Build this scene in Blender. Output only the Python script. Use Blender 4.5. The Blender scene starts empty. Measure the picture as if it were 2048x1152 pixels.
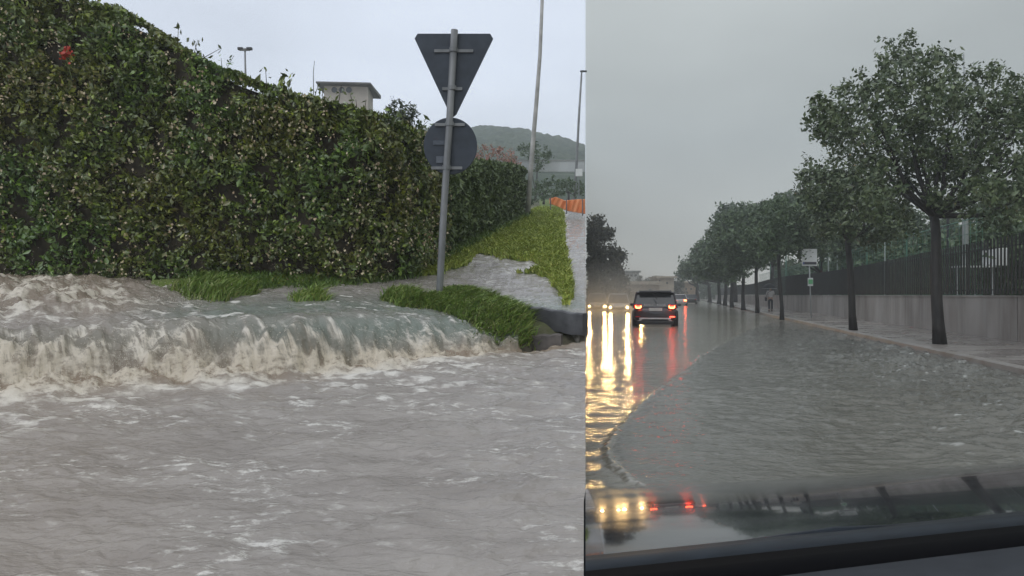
import bpy, bmesh, math, random
import numpy as np
from mathutils import Vector, Matrix

# ------------------------------------------------------------------ camera, sky, sun, exposure
F = 1462.0          # focal length in photo pixels (photo 2048 x 1152)
HZ = 590.0          # eye level row
CX = 1024.0
SEAM = 1171.0       # column of the bank edge between the two streets
SL = (HZ - 370.0) / F   # grade of the hillside street
SC = bpy.context.scene
COL = SC.collection
cam_d = bpy.data.cameras.new("camera")
cam_d.sensor_width = 36.0
cam_d.lens = 36.0 * F / 2048.0
cam_d.shift_y = (HZ - 576.0) / 2048.0
cam_d.clip_start = 0.05
cam_d.clip_end = 3000.0
cam = bpy.data.objects.new("camera", cam_d)
cam.rotation_euler = (math.radians(90), 0, 0)
COL.objects.link(cam)
SC.camera = cam
SC.view_settings.view_transform = 'Standard'
SC.view_settings.look = 'None'
SC.view_settings.exposure = 0.0
SC.view_settings.gamma = 1.0
SC.cycles.max_bounces = 6
SC.cycles.diffuse_bounces = 3
SC.cycles.glossy_bounces = 3
SC.cycles.transmission_bounces = 3
SC.cycles.volume_bounces = 1
SC.cycles.transparent_max_bounces = 8
SC.cycles.sample_clamp_indirect = 6.0

SUN_EL, SUN_AZ = math.radians(52), math.radians(215)
A = math.atan((SEAM - CX) / F)
w = bpy.data.worlds.new("World")
SC.world = w
w.use_nodes = True
nt = w.node_tree
for n in list(nt.nodes):
    nt.nodes.remove(n)
def WN(t, **k):
    n = nt.nodes.new(t)
    for a, b in k.items():
        setattr(n, a, b)
    return n
wo = WN('ShaderNodeOutputWorld'); bg = WN('ShaderNodeBackground')
tc = WN('ShaderNodeTexCoord')
sky = WN('ShaderNodeTexSky', sky_type='NISHITA')
sky.sun_disc = False; sky.sun_elevation = SUN_EL; sky.sun_rotation = SUN_AZ
skm = WN('ShaderNodeVectorMath', operation='SCALE'); skm.inputs['Scale'].default_value = 0.9
nt.links.new(sky.outputs[0], skm.inputs[0])
# edge of the storm cloud: bright thin overcast on one side, thick rain cloud on the other
dot = WN('ShaderNodeVectorMath', operation='DOT_PRODUCT')
nt.links.new(tc.outputs['Generated'], dot.inputs[0]); dot.inputs[1].default_value = (math.cos(A), -math.sin(A), 0)
mr = WN('ShaderNodeMapRange'); nt.links.new(dot.outputs['Value'], mr.inputs[0])
mr.inputs[1].default_value = -0.0012; mr.inputs[2].default_value = 0.0012
sep = WN('ShaderNodeSeparateXYZ'); nt.links.new(tc.outputs['Generated'], sep.inputs[0])
nz = WN('ShaderNodeTexNoise'); nz.inputs['Scale'].default_value = 2.2; nz.inputs['Detail'].default_value = 4
mp = WN('ShaderNodeMapping'); mp.inputs['Scale'].default_value = (1, 1, 2.4)
nt.links.new(tc.outputs['Generated'], mp.inputs[0]); nt.links.new(mp.outputs[0], nz.inputs[0])
def ramp(stops, src):
    r = WN('ShaderNodeValToRGB'); e = r.color_ramp.elements
    while len(e) < len(stops): e.new(0.5)
    for q, (p, c) in zip(e, stops): q.position = p; q.color = (*c, 1)
    nt.links.new(src, r.inputs[0]); return r
rr = ramp([(0.0, (.50, .50, .47)), (.06, (.47, .485, .465)), (.20, (.42, .455, .45)), (.40, (.56, .60, .60)), (1, (.74, .78, .79))], sep.outputs[2])
rl = ramp([(0.0, (.84, .90, .98)), (.3, (.82, .90, 1.04)), (1, (.92, .98, 1.10))], sep.outputs[2])
mix = WN('ShaderNodeMix', data_type='RGBA'); nt.links.new(mr.outputs[0], mix.inputs[0])
nt.links.new(rl.outputs[0], mix.inputs[6]); nt.links.new(rr.outputs[0], mix.inputs[7])
nm = WN('ShaderNodeMapRange'); nt.links.new(nz.outputs[0], nm.inputs[0])
nm.inputs[1].default_value = .3; nm.inputs[2].default_value = .7; nm.inputs[3].default_value = .86; nm.inputs[4].default_value = 1.14
sc2 = WN('ShaderNodeVectorMath', operation='SCALE'); nt.links.new(mix.outputs[2], sc2.inputs[0]); nt.links.new(nm.outputs[0], sc2.inputs['Scale'])
mx2 = WN('ShaderNodeMix', data_type='RGBA'); mx2.inputs[0].default_value = 0.04
sk10 = WN('ShaderNodeVectorMath', operation='SCALE'); sk10.inputs['Scale'].default_value = 0.1
nt.links.new(skm.outputs[0], sk10.inputs[0])
nt.links.new(sc2.outputs[0], mx2.inputs[6]); nt.links.new(sk10.outputs[0], mx2.inputs[7])
nt.links.new(mx2.outputs[2], bg.inputs[0]); bg.inputs[1].default_value = 1.0
nt.links.new(bg.outputs[0], wo.inputs[0])

sd = bpy.data.lights.new("sun", 'SUN'); sd.energy = 0.5; sd.angle = math.radians(40); sd.color = (1, .97, .92)
so = bpy.data.objects.new("sun", sd); COL.objects.link(so)
dv = Vector((math.sin(SUN_AZ) * math.cos(SUN_EL), math.cos(SUN_AZ) * math.cos(SUN_EL), math.sin(SUN_EL)))
so.rotation_euler = dv.to_track_quat('Z', 'Y').to_euler()

random.seed(4)
RNG = np.random.default_rng(11)

# ------------------------------------------------------------------ helpers
def P(px, py, D):
    """a point D metres ahead seen at photo pixel (px, py)"""
    return Vector(((px - CX) * D / F, D, (HZ - py) * D / F))
def XZ(px, D, z):
    return Vector(((px - CX) * D / F, D, z))

_G = RNG.random((8, 256)) * 2 * np.pi
_PM = RNG.permutation(256)
def perlin(x, y, seed=0):
    x = np.asarray(x, float); y = np.asarray(y, float)
    x0 = np.floor(x).astype(int); y0 = np.floor(y).astype(int)
    fx = x - x0; fy = y - y0
    u = fx * fx * fx * (fx * (fx * 6 - 15) + 10); v = fy * fy * fy * (fy * (fy * 6 - 15) + 10)
    g = _G[seed % 8]
    def gr(ix, iy, dx, dy):
        a = g[_PM[(_PM[(ix + seed * 31) & 255] + iy) & 255]]
        return np.cos(a) * dx + np.sin(a) * dy
    n00 = gr(x0, y0, fx, fy); n10 = gr(x0 + 1, y0, fx - 1, fy)
    n01 = gr(x0, y0 + 1, fx, fy - 1); n11 = gr(x0 + 1, y0 + 1, fx - 1, fy - 1)
    return (n00 * (1 - u) + n10 * u) * (1 - v) + (n01 * (1 - u) + n11 * u) * v
def fbm(x, y, o=4, seed=0):
    s = 0; a = 1.0
    for k in range(o):
        s = s + a * perlin(x * 2 ** k, y * 2 ** k, seed + k); a *= .5
    return s
def sstep(a, b, x):
    t = np.clip((x - a) / (b - a), 0, 1); return t * t * (3 - 2 * t)

class NT:
    """small node-graph helper for a Principled material"""
    def __init__(s, name, color=(.5, .5, .5), rough=.6, spec=.5, metal=0, **kw):
        s.m = bpy.data.materials.new(name); s.m.use_nodes = True
        s.t = s.m.node_tree; s.b = s.t.nodes['Principled BSDF']
        s.b.inputs['Base Color'].default_value = (*color, 1)
        s.b.inputs['Roughness'].default_value = rough
        s.b.inputs['Specular IOR Level'].default_value = spec
        s.b.inputs['Metallic'].default_value = metal
        for k, v in kw.items():
            s.b.inputs[k.replace('_', ' ')].default_value = v
    def n(s, t, **k):
        x = s.t.nodes.new(t)
        for a, b in k.items(): setattr(x, a, b)
        return x
    def l(s, a, b): s.t.links.new(a, b)
    def noise(s, scale, detail=3, stretch=None, rough=.5):
        tc = s.n('ShaderNodeTexCoord'); n = s.n('ShaderNodeTexNoise')
        n.inputs['Scale'].default_value = scale; n.inputs['Detail'].default_value = detail; n.inputs['Roughness'].default_value = rough
        if stretch:
            m = s.n('ShaderNodeMapping'); m.inputs['Scale'].default_value = stretch
            s.l(tc.outputs['Object'], m.inputs[0]); s.l(m.outputs[0], n.inputs[0])
        else: s.l(tc.outputs['Object'], n.inputs[0])
        return n.outputs[0]
    def ramp(s, src, stops):
        r = s.n('ShaderNodeValToRGB'); e = r.color_ramp.elements
        while len(e) < len(stops): e.new(.5)
        for q, (p, c) in zip(e, stops): q.position = p; q.color = (*c, 1)
        s.l(src, r.inputs[0]); return r.outputs[0]
    def mix(s, f, a, b, mode='MIX'):
        m = s.n('ShaderNodeMix', data_type='RGBA', blend_type=mode)
        for i, v in ((0, f), (6, a), (7, b)):
            if isinstance(v, (int, float)): m.inputs[i].default_value = v
            elif isinstance(v, tuple): m.inputs[i].default_value = (*v, 1)
            else: s.l(v, m.inputs[i])
        return m.outputs[2]
    def attr(s, name):
        a = s.n('ShaderNodeAttribute'); a.attribute_name = name; return a.outputs['Fac']
    def math(s, op, a, b=0.0):
        m = s.n('ShaderNodeMath', operation=op)
        for i, v in ((0, a), (1, b)):
            if isinstance(v, (int, float)): m.inputs[i].default_value = v
            else: s.l(v, m.inputs[i])
        return m.outputs[0]
    def color(s, src): s.l(src, s.b.inputs['Base Color']); return s
    def rough(s, src): s.l(src, s.b.inputs['Roughness']); return s
    def bump(s, src, strength=.3, dist=.02):
        b = s.n('ShaderNodeBump'); b.inputs['Strength'].default_value = strength; b.inputs['Distance'].default_value = dist
        s.l(src, b.inputs['Height']); s.l(b.outputs[0], s.b.inputs['Normal']); return s
def simple(name, color, rough=.6, var=.25, scale=6, spec=.5, metal=0, bump=0, **kw):
    t = NT(name, color, rough, spec, metal, **kw)
    if var:
        c2 = tuple(c * (1 - var) for c in color); c3 = tuple(min(1, c * (1 + var)) for c in color)
        nz = t.noise(scale, 5)
        t.color(t.ramp(nz, [(.3, c2), (.7, c3)]))
        if bump: t.bump(nz, bump, .01)
    return t.m
def emit(name, color, strength, base=(.8, .8, .8)):
    t = NT(name, base, .2); t.b.inputs['Emission Color'].default_value = (*color, 1); t.b.inputs['Emission Strength'].default_value = strength
    return t.m

class MB:
    def __init__(s): s.v = []; s.f = []
    def add(s, vs, fs):
        o = len(s.v); s.v += [tuple(q) for q in vs]; s.f += [tuple(i + o for i in f) for f in fs]; return s
    def box(s, c, d, rz=0, M=None):
        x, y, z = d[0] / 2, d[1] / 2, d[2] / 2
        R = Matrix.Rotation(rz, 3, 'Z') if M is None else M
        vs = [R @ Vector((a * x, b * y, e * z)) + Vector(c) for e in (-1, 1) for a, b in ((-1, -1), (1, -1), (1, 1), (-1, 1))]
        return s.add(vs, [(3, 2, 1, 0), (4, 5, 6, 7), (0, 1, 5, 4), (1, 2, 6, 5), (2, 3, 7, 6), (3, 0, 4, 7)])
    def tube(s, pts, rad, n=8, cap=True):
        pts = [Vector(p) for p in pts]
        if isinstance(rad, (int, float)): rad = [rad] * len(pts)
        o = len(s.v); up = None
        for i, p in enumerate(pts):
            d = (pts[min(i + 1, len(pts) - 1)] - pts[max(i - 1, 0)]).normalized()
            if up is None: up = Vector((0, 0, 1)) if abs(d.z) < .9 else Vector((1, 0, 0))
            a = d.cross(up).normalized(); b = d.cross(a).normalized(); up = (a.cross(d)).normalized() if a.length else up
            for k in range(n):
                t = 2 * math.pi * k / n
                s.v.append(tuple(p + (a * math.cos(t) + b * math.sin(t)) * rad[i]))
        for i in range(len(pts) - 1):
            for k in range(n):
                k2 = (k + 1) % n
                s.f.append((o + i * n + k, o + i * n + k2, o + (i + 1) * n + k2, o + (i + 1) * n + k))
        if cap:
            s.f.append(tuple(o + k for k in range(n))); s.f.append(tuple(o + (len(pts) - 1) * n + k for k in reversed(range(n))))
        return s
    def prism(s, poly, t0, t1, M=None):
        """poly in local xz, extruded along local y"""
        M = M or Matrix.Identity(4); n = len(poly)
        vs = [M @ Vector((a, t, b)) for t in (t0, t1) for a, b in poly]
        fs = [tuple(range(n)), tuple(reversed(range(n, 2 * n)))] + [(i, i + n, (i + 1) % n + n, (i + 1) % n) for i in range(n)]
        return s.add(vs, fs)
    def build(s, name, mat, parent=None, smooth=False, bevel=0, weld=False):
        me = bpy.data.meshes.new(name); me.from_pydata(s.v, [], s.f); me.update()
        bm = bmesh.new(); bm.from_mesh(me)
        if weld: bmesh.ops.remove_doubles(bm, verts=bm.verts, dist=1e-4)
        bmesh.ops.recalc_face_normals(bm, faces=bm.faces); bm.to_mesh(me); bm.free()
        me.materials.append(mat)
        if smooth: me.polygons.foreach_set('use_smooth', [True] * len(me.polygons))
        o = bpy.data.objects.new(name, me); COL.objects.link(o)
        if parent: o.parent = parent
        if bevel:
            b = o.modifiers.new('bevel', 'BEVEL'); b.width = bevel; b.segments = 2; b.limit_method = 'ANGLE'
        return o
def npmesh(name, V, Fq, mat, parent=None, smooth=False, attrs=None):
    me = bpy.data.meshes.new(name)
    V = np.asarray(V, np.float32); Fq = np.asarray(Fq, np.int32); k = Fq.shape[1]
    me.vertices.add(len(V)); me.vertices.foreach_set('co', V.ravel())
    me.loops.add(Fq.size); me.loops.foreach_set('vertex_index', Fq.ravel())
    me.polygons.add(len(Fq)); me.polygons.foreach_set('loop_start', np.arange(0, Fq.size, k, dtype=np.int32))
    me.polygons.foreach_set('use_smooth', np.full(len(Fq), smooth))
    me.update(calc_edges=True)
    for a, v in (attrs or {}).items():
        at = me.attributes.new(a, 'FLOAT', 'POINT'); at.data.foreach_set('value', np.asarray(v, np.float32).ravel())
    me.materials.append(mat)
    o = bpy.data.objects.new(name, me); COL.objects.link(o)
    if parent: o.parent = parent
    return o
def grid(name, X, Y, Z, mat, attrs=None, smooth=True, parent=None):
    r, c = X.shape
    V = np.stack([X, Y, Z], -1).reshape(-1, 3)
    i = np.arange(r * c).reshape(r, c)
    Fq = np.stack([i[:-1, :-1], i[:-1, 1:], i[1:, 1:], i[1:, :-1]], -1).reshape(-1, 4)
    return npmesh(name, V, Fq, mat, parent, smooth, attrs)
def tag(o, label=None, cat=None, group=None, kind=None):
    if label: o['label'] = label
    if cat: o['category'] = cat
    if group: o['group'] = group
    if kind: o['kind'] = kind
    return o
def empty(name, loc=(0, 0, 0), rz=0):
    o = bpy.data.objects.new(name, None); COL.objects.link(o); o.location = loc; o.rotation_euler = (0, 0, rz)
    o.empty_display_size = .2; return o
def copy_tree(o, parent=None):
    c = o.copy(); COL.objects.link(c)
    if parent: c.parent = parent
    for ch in [q for q in o.children]: copy_tree(ch, c)
    return c
def leaves(name, C, size, mat, parent=None, wid=.5, up=.35, n_dir=None, bend=.25, rng=RNG):
    """C: (N,3) leaf centres. Each leaf is a bent, tapered two-quad blade with its own direction."""
    N = len(C); C = np.asarray(C)
    a = rng.normal(size=(N, 3)); a[:, 2] += up
    if n_dir is not None: a += n_dir
    a /= np.linalg.norm(a, axis=1, keepdims=True)
    b = np.cross(a, rng.normal(size=(N, 3))); b /= np.linalg.norm(b, axis=1, keepdims=True) + 1e-9
    nn = np.cross(a, b)
    sz = np.asarray(size) * np.clip(np.exp(rng.normal(size=N) * .33), .45, 2.0)
    L = a * sz[:, None] * .5; W = b * sz[:, None] * wid * .5; H = nn * (sz * bend)[:, None] * .5
    V = np.stack([C - L, C - L * .1 + W - H * .3, C + L, C - L * .1 - W + H * .3], 1)
    V[:, 2] -= H
    return npmesh(name, V.reshape(-1, 3), np.arange(4 * N).reshape(N, 4), mat, parent)
def leafmat(name, cols, rough=.35, spec=.5, earthy=False):
    t = NT(name, cols[0], rough, spec)
    g = t.n('ShaderNodeNewGeometry')
    st = [(i / max(1, len(cols) - 1), c) for i, c in enumerate(cols)]
    c = t.ramp(g.outputs['Random Per Island'], st)
    nz = t.noise(1.3, 3)
    c2 = t.mix(nz, c, t.mix(1.0, c, (1.5, 1.45, 1.1), 'MULTIPLY'))
    if earthy:
        c2 = t.mix(t.ramp(t.noise(.75, 4), [(.38, (0, 0, 0)), (.62, (1, 1, 1))]), t.mix(1., c2, (1.08, 1.0, .68), 'MULTIPLY'), t.mix(1., c2, (.8, 1.12, .8), 'MULTIPLY'))
    t.color(c2)
    return t.m

# ------------------------------------------------------------------ ground of the level street (right)
ROAD_Z = -1.3
def kerb_x(D): return 5.4 + .23 * D
def wall_x(D): return 8.3 + .235 * D
KA = math.atan(.23)
WA = math.atan(.235)

asph = NT('wet_mud_ground', (.09, .09, .085), .5)
asph.color(asph.ramp(asph.noise(.8, 6), [(.3, (.07, .07, .065)), (.7, (.13, .125, .115))]))
g = MB().add([(-260, -6, ROAD_Z - .12), (260, -6, ROAD_Z - .12), (260, 275, ROAD_Z - .12), (-260, 275, ROAD_Z - .12)], [(0, 1, 2, 3)])
tag(g.build('ground', asph.m), kind='structure')

# shallow flood over the asphalt
px = np.concatenate([np.linspace(SEAM - 60, 2080, 700), np.linspace(2100, 3600, 60)])
iv = np.linspace(1 / 2.2, 1 / 260., 640)
PX, IV = np.meshgrid(px, iv); D = 1 / IV
X = (PX - CX) * D / F
edge = kerb_x(D) + .03
X = np.minimum(X, edge + .25)
PXc = X / D * F + CX
PY = HZ + 1.3 * F / D
# outline of the smoother asphalt crown: wave front running from lower left to upper right
fy = [560, 640, 660, 680, 700, 720, 745, 790, 830, 880, 905, 940, 985, 1050, 1300]
fx = [1640, 1560, 1500, 1462, 1425, 1395, 1370, 1300, 1262, 1222, 1212, 1235, 1290, 1360, 1500]
fr = np.interp(PY, fy, fx) + 7 * perlin(D * 1.7, D * 0 + .5, 2) + 4 * perlin(D * 5, D * 0 + .5, 3)
s = (PXc - fr) * D / F                                   # metres to the right of the front
deep = sstep(-.02, .10, s)
s = s + .05 * perlin(D * 7, X * 3, 4) + .03 * perlin(D * 17, X * 9, 1)
r1 = np.exp(-((s) / .035) ** 2) * .022 * sstep(40, 15, D)
calm = sstep(1200, 1320, PXc)
chop = fbm(X * 2.2 + 3, D * 3.2, 4, 1) * .6 + (1 - np.abs(perlin(X * 2.6 + .5 * perlin(X, D, 2), D * 6.2, 5)) * 2) * .35
far_amp = sstep(60, 12, D)
chs = .25 + .75 * sstep(0.8, 4.5, s + .9 * perlin(X * .4, D * .25, 4))
near = sstep(3.0, 9, D)
Z = ROAD_Z + r1 + deep * (.012 + .115 * chop * chs * (.25 + .75 * near) * (.4 + .6 * far_amp)) + .004 * fbm(X * 3, D * 3, 3, 6)
Z -= .015 * sstep(0, 8, PXc * 0)  # level
fl = perlin(X * 5, D * 9, 3) + .7 * perlin(X * 11, D * 19, 1)
foamR = sstep(.55, .9, fl + .45 * chop) * deep * sstep(1.5, 4, s) * .6
foamR += np.exp(-((s - .0) / .03) ** 2) * sstep(.0, .5, perlin(X * 3, D * 4, 2) + .1) * .35
wr = NT('flood_water', (.2, .2, .18), .07, .5)
wr.b.inputs['IOR'].default_value = 1.45
c = wr.ramp(wr.noise(.35, 4), [(.3, (.115, .11, .092)), (.7, (.165, .158, .135))])
c = wr.mix(wr.attr('deep'), wr.mix(1., c, (1.5, 1.45, 1.35), 'MULTIPLY'), c)
c = wr.mix(wr.attr('foam'), c, (.62, .63, .6))
wr.color(c)
rg = wr.math('ADD', wr.math('MULTIPLY', wr.attr('foam'), .4), .10)
wr.rough(rg)
hb = wr.math('ADD', wr.noise(5, 4, (1, 1.6, 1)), wr.math('MULTIPLY', wr.noise(24, 3, (1, 1.6, 1)), .35))
wr.bump(hb, .7, .04)
tag(grid('flood_water', X, D, Z, wr.m, {'deep': deep, 'foam': np.clip(foamR, 0, 1)}), kind='structure')

# kerb, pavement
conc = NT('wet_concrete', (.25, .24, .22), .35)
conc.color(conc.ramp(conc.noise(1.6, 6), [(.25, (.15, .13, .115)), (.5, (.23, .205, .185)), (.75, (.31, .28, .25))]))
conc.rough(conc.ramp(conc.noise(1.1, 3), [(.4, (.12, .12, .12)), (.65, (.5, .5, .5))])); conc.bump(conc.noise(40, 4), .3, .004)
kst = NT('kerb_stone', (.3, .28, .25), .45)
br = kst.n('ShaderNodeTexBrick'); tcx = kst.n('ShaderNodeTexCoord')
kst.color(kst.ramp(kst.noise(2.2, 5), [(.3, (.2, .17, .14)), (.55, (.27, .25, .23)), (.75, (.32, .27, .23))])); kst.bump(kst.noise(30, 4), .3, .005)
Ds = np.concatenate([np.linspace(3, 40, 90), np.linspace(42, 200, 60)])
pv = MB(); kb = MB()
n = len(Ds)
wob = 0.02 * perlin(Ds * .8, Ds * 0, 2)
prof = [(0, -.16), (.005, -.02), (.03, 0), (.17, .0)]
for d, wv in zip(Ds, wob):
    for a, z in prof: kb.v.append((kerb_x(d) + a + wv, d, -1.15 + z))
for i in range(n - 1):
    for k in range(len(prof) - 1):
        q = i * len(prof) + k; kb.f.append((q, q + 1, q + 1 + len(prof), q + len(prof)))
tag(kb.build('kerb', kst.m, smooth=False), kind='structure')
Xp = np.linspace(0, 1, 14)
T, DD = np.meshgrid(Xp, Ds)
XX = kerb_x(DD) + .16 + T * (wall_x(DD) - kerb_x(DD) - .1)
ZZ = -1.155 + .006 * fbm(XX * .8, DD * .8, 3, 2)
tag(grid('pavement', XX, DD, ZZ, conc.m), kind='structure')
park = NT('park_soil', (.07, .09, .04), .8); park.color(park.ramp(park.noise(.5, 6), [(.3, (.04, .06, .025)), (.7, (.12, .14, .06))]))
Tp, Dp = np.meshgrid(np.linspace(0, 1, 20), Ds)
Xk = wall_x(Dp) + .3 + Tp * 90
tag(grid('park_lawn', Xk, Dp, -.75 + .1 * fbm(Xk * .2, Dp * .2, 3, 1), park.m), kind='structure')

# low concrete wall
wm = NT('stained_concrete', (.4, .38, .35), .6)
st1 = wm.noise(1.1, 5, (1.0, 1.0, .35)); st2 = wm.noise(6, 4, (1, 1, .08))
c = wm.ramp(st1, [(.3, (.22, .20, .18)), (.5, (.34, .315, .29)), (.72, (.45, .43, .40))])
c = wm.mix(wm.ramp(st2, [(.45, (0, 0, 0)), (.7, (.5, .5, .5))]), c, (.42, .42, .40))
sp = wm.n('ShaderNodeSeparateXYZ'); tco = wm.n('ShaderNodeTexCoord'); wm.l(tco.outputs['Object'], sp.inputs[0])
wm.color(c); wm.bump(st1, .2, .01)
root = empty('concrete_wall', (wall_x(20), 20, -1.15)); tag(root, 'low stained grey concrete wall running beside the pavement under the dark fence', 'wall')
def along(D0, D1, off0, off1, z0, z1, xf, org):
    m = MB(); a = Vector(org)
    vs = [Vector((xf(d) + o, d, z)) - a for d in (D0, D1) for (o, z) in ((off0, z0), (off1, z0), (off1, z1), (off0, z1))]
    return m.add(vs, [(0, 1, 2, 3), (7, 6, 5, 4), (0, 4, 5, 1), (1, 5, 6, 2), (2, 6, 7, 3), (3, 7, 4, 0)])
dd = 7.0; k = 0
while dd < 190:
    L = 5.6
    m = along(dd, dd + L - .03, 0, .25, -1.25, -.05, wall_x, root.location)
    m.build('wall_panel', wm.m, root, bevel=0); dd += L
cop = MB()
m = along(7, 190, -.03, .28, -.05, -.01, wall_x, root.location); m.build('coping', wm.m, root)

# dark slat fence
fm = simple('dark_painted_steel', (.028, .03, .03), .42, .35, 3)
froot = empty('slat_fence', (wall_x(20), 20, 0)); tag(froot, 'dark vertical slat fence standing on the low concrete wall', 'fence')
m = MB(); a = froot.location
d = 8.0
while d < 180:
    h = 1.45 + .1 * math.sin(d * .12) 
    c = Vector((wall_x(d) + .12, d, 0)) - a
    m.box(c + Vector((0, 0, h / 2 + .02)), (.034, .045, h), rz=-WA + .1)
    d += .215 if d < 60 else .4
m.build('slat_panel', fm, froot)
m = MB(); m.tube([Vector((wall_x(8) + .17, 8, .14)) - a, Vector((wall_x(180) + .17, 180, .14)) - a], .022, 6); m.build('rail', fm, froot)
m = MB(); m.tube([Vector((wall_x(8) + .17, 8, 1.28)) - a, Vector((wall_x(180) + .17, 180, 1.28)) - a], .022, 6); m.build('rail', fm, froot)
d = 9.
while d < 90:
    m = MB(); m.box(Vector((wall_x(d) + .2, d, .75)) - a, (.07, .07, 1.5), rz=-WA); m.build('post', fm, froot); d += 4.3

# ------------------------------------------------------------------ trees
bark = NT('wet_bark', (.04, .033, .028), .6)
bk = bark.noise(9, 6, (1, 1, .2)); bark.color(bark.ramp(bk, [(.3, (.012, .011, .010)), (.7, (.05, .045, .04))])); bark.bump(bk, .8, .03)
leafA = leafmat('oak_leaf', [(.04, .065, .034), (.065, .095, .048), (.09, .12, .062), (.12, .15, .085)], .33)
leafB = leafmat('distant_leaf', [(.04, .07, .036), (.06, .098, .05), (.09, .13, .065)], .45)
leafC = leafmat('yellow_green_leaf', [(.06, .09, .03), (.09, .13, .04), (.12, .15, .05)], .5)
leafD = leafmat('dusky_leaf', [(.03, .034, .02), (.05, .052, .03), (.075, .072, .042)], .5)
def seam_ok(C, extra=0.0):
    return C[:, 0] > (SEAM + 3 - CX) / F * C[:, 1] + extra
def crown_points(blobs, dens, rng, shell=.55):
    """blobs: (x,y,z,r). leaf centres gathered in twig clumps inside each blob"""
    out = []
    sat = []
    for (x, y, z, r) in blobs:
        for q in range(5):
            d = rng.normal(size=3); d /= np.linalg.norm(d); k = rng.uniform(.8, 1.15) * r
            sat.append((x + d[0] * k, y + d[1] * k, z + d[2] * k, r * rng.uniform(.22, .42)))
    for (x, y, z, r) in list(blobs) + sat:
        n = max(4, int(dens * r ** 2.4))
        d = rng.normal(size=(n, 3)); d /= np.linalg.norm(d, axis=1, keepdims=True)
        rr = r * rng.random(n) ** (1 / 3.) ** shell
        c = d * rr[:, None] * np.array([1, 1, .85]) + np.array([x, y, z])
        out.append(c)
    return np.concatenate(out)
def twig_leaves(cl, per, spread, rng):
    C = np.repeat(cl, per, axis=0)
    return C + rng.normal(size=C.shape) * spread
def tree(name, base, fork, tr, blobs, dens, per, spread, leaf, lmat, label, cat='tree', group=None, seed=1, clip=False, limbs=7, wid=.5):
    rng = np.random.default_rng(seed)
    base = Vector(base); fork = Vector(fork)
    root = empty(name, base); tag(root, label, cat, group)
    m = MB(); r0 = tr
    L = (fork - base)
    pts = []; rad = []
    for i in range(7):
        t = i / 6
        q = base + L * t + Vector((math.sin(t * 5 + seed) * tr * .25, 0, 0)) * (1 if 0 < i < 6 else 0)
        pts.append(q - base); rad.append(r0 * (1.35 if i == 0 else 1.08 - .28 * t))
    pts[0] = pts[0] - Vector((0, 0, .1))
    m.tube(pts, rad, 10)
    bl = sorted(blobs, key=lambda b: -b[3])[:limbs]
    for (x, y, z, r) in bl:
        tgt = Vector((x, y, z)) - base; f0 = fork - base - L.normalized() * tr * .6
        mid = f0.lerp(tgt, .45) + Vector((rng.normal() * .1, rng.normal() * .1, -.12 * (tgt - f0).length))
        q1 = f0.lerp(mid, .5) ; q2 = mid.lerp(tgt, .5) + Vector((0, 0, .04))
        m.tube([f0, q1, mid, q2, tgt], [tr * .62, tr * .5, tr * .36, tr * .24, tr * .1], 7)
        for s in range(5):
            e = tgt + Vector(rng.normal(size=3)) * r * .5
            o = mid.lerp(tgt, .3 + .15 * s)
            m.tube([o, o.lerp(e, .5) + Vector(rng.normal(size=3)) * r * .06, e], [tr * .16, tr * .1, tr * .03], 5)
    m.build('trunk', bark.m, root, smooth=True)
    cl = crown_points(blobs, dens, rng)
    C = twig_leaves(cl, per, spread, rng)
    if clip == 'L': C = C[C[:, 0] < (SEAM - 2 - CX) / F * C[:, 1]]
    elif clip: C = C[seam_ok(C)]
    C = C - np.array(base)
    leaves('crown', C, leaf, lmat, root, wid=wid, up=.25, rng=rng)
    return root
def blobs_px(lst, D, rng, dz=.5):
    out = []
    for (x, y, r) in lst:
        Dj = D + rng.uniform(-dz, dz) * 2
        p = P(x, y, Dj); out.append((p.x, p.y, p.z, r * Dj / F))
    return out
rg_ = np.random.default_rng(5)
# the big holm oak by the kerb
DA = 17.2
bA = blobs_px([(1822, 118, 46), (1775, 135, 40), (1800, 170, 62), (1865, 150, 48), (1860, 195, 60), (1725, 195, 42), (1690, 215, 44), (1655, 235, 40),
               (1645, 225, 26), (1700, 265, 58), (1665, 268, 34), (1760, 250, 66), (1820, 250, 70), (1910, 160, 36), (1920, 210, 55), (1975, 165, 36), (1985, 215, 62), (2035, 175, 36),
               (2040, 240, 62), (2085, 200, 50), (2100, 280, 70), (1895, 280, 78), (1965, 300, 74), (2030, 320, 70), (1720, 315, 46), (1780, 325, 60), (1750, 365, 44), (1840, 340, 66),
               (1800, 385, 50), (1760, 400, 34), (1905, 355, 50), (1985, 375, 60), (2040, 385, 55), (2090, 370, 60), (2010, 425, 34), (1740, 430, 28), (2075, 430, 30), (1875, 395, 24), (1930, 390, 26)],
              DA, rg_, .75)
tree('roadside_oak', XZ(1880, DA, -1.15), P(1868, 425, DA), .125, bA, 125, 10, .08, .11, leafA,
     'largest and nearest kerbside tree with broad dense crown and forked dark trunk', group='trees along the kerb', seed=3, limbs=14)
DB = 24.
bB = blobs_px([(1640, 355, 36), (1680, 350, 34), (1715, 365, 36), (1625, 385, 26), (1660, 400, 46), (1700, 410, 52), (1745, 400, 44), (1775, 420, 40), (1640, 430, 30),
               (1690, 448, 40), (1735, 450, 40), (1785, 450, 34), (1615, 352, 14), (1760, 470, 24), (1650, 460, 22)], DB, rg_, .5)
tree('roadside_oak', XZ(1707, DB, -1.15), P(1695, 475, DB), .11, bB, 170, 9, .10, .135, leafA,
     'second kerbside tree from the right with thin forked trunk in front of the fence', group='trees along the kerb', seed=5, limbs=8)
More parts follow.
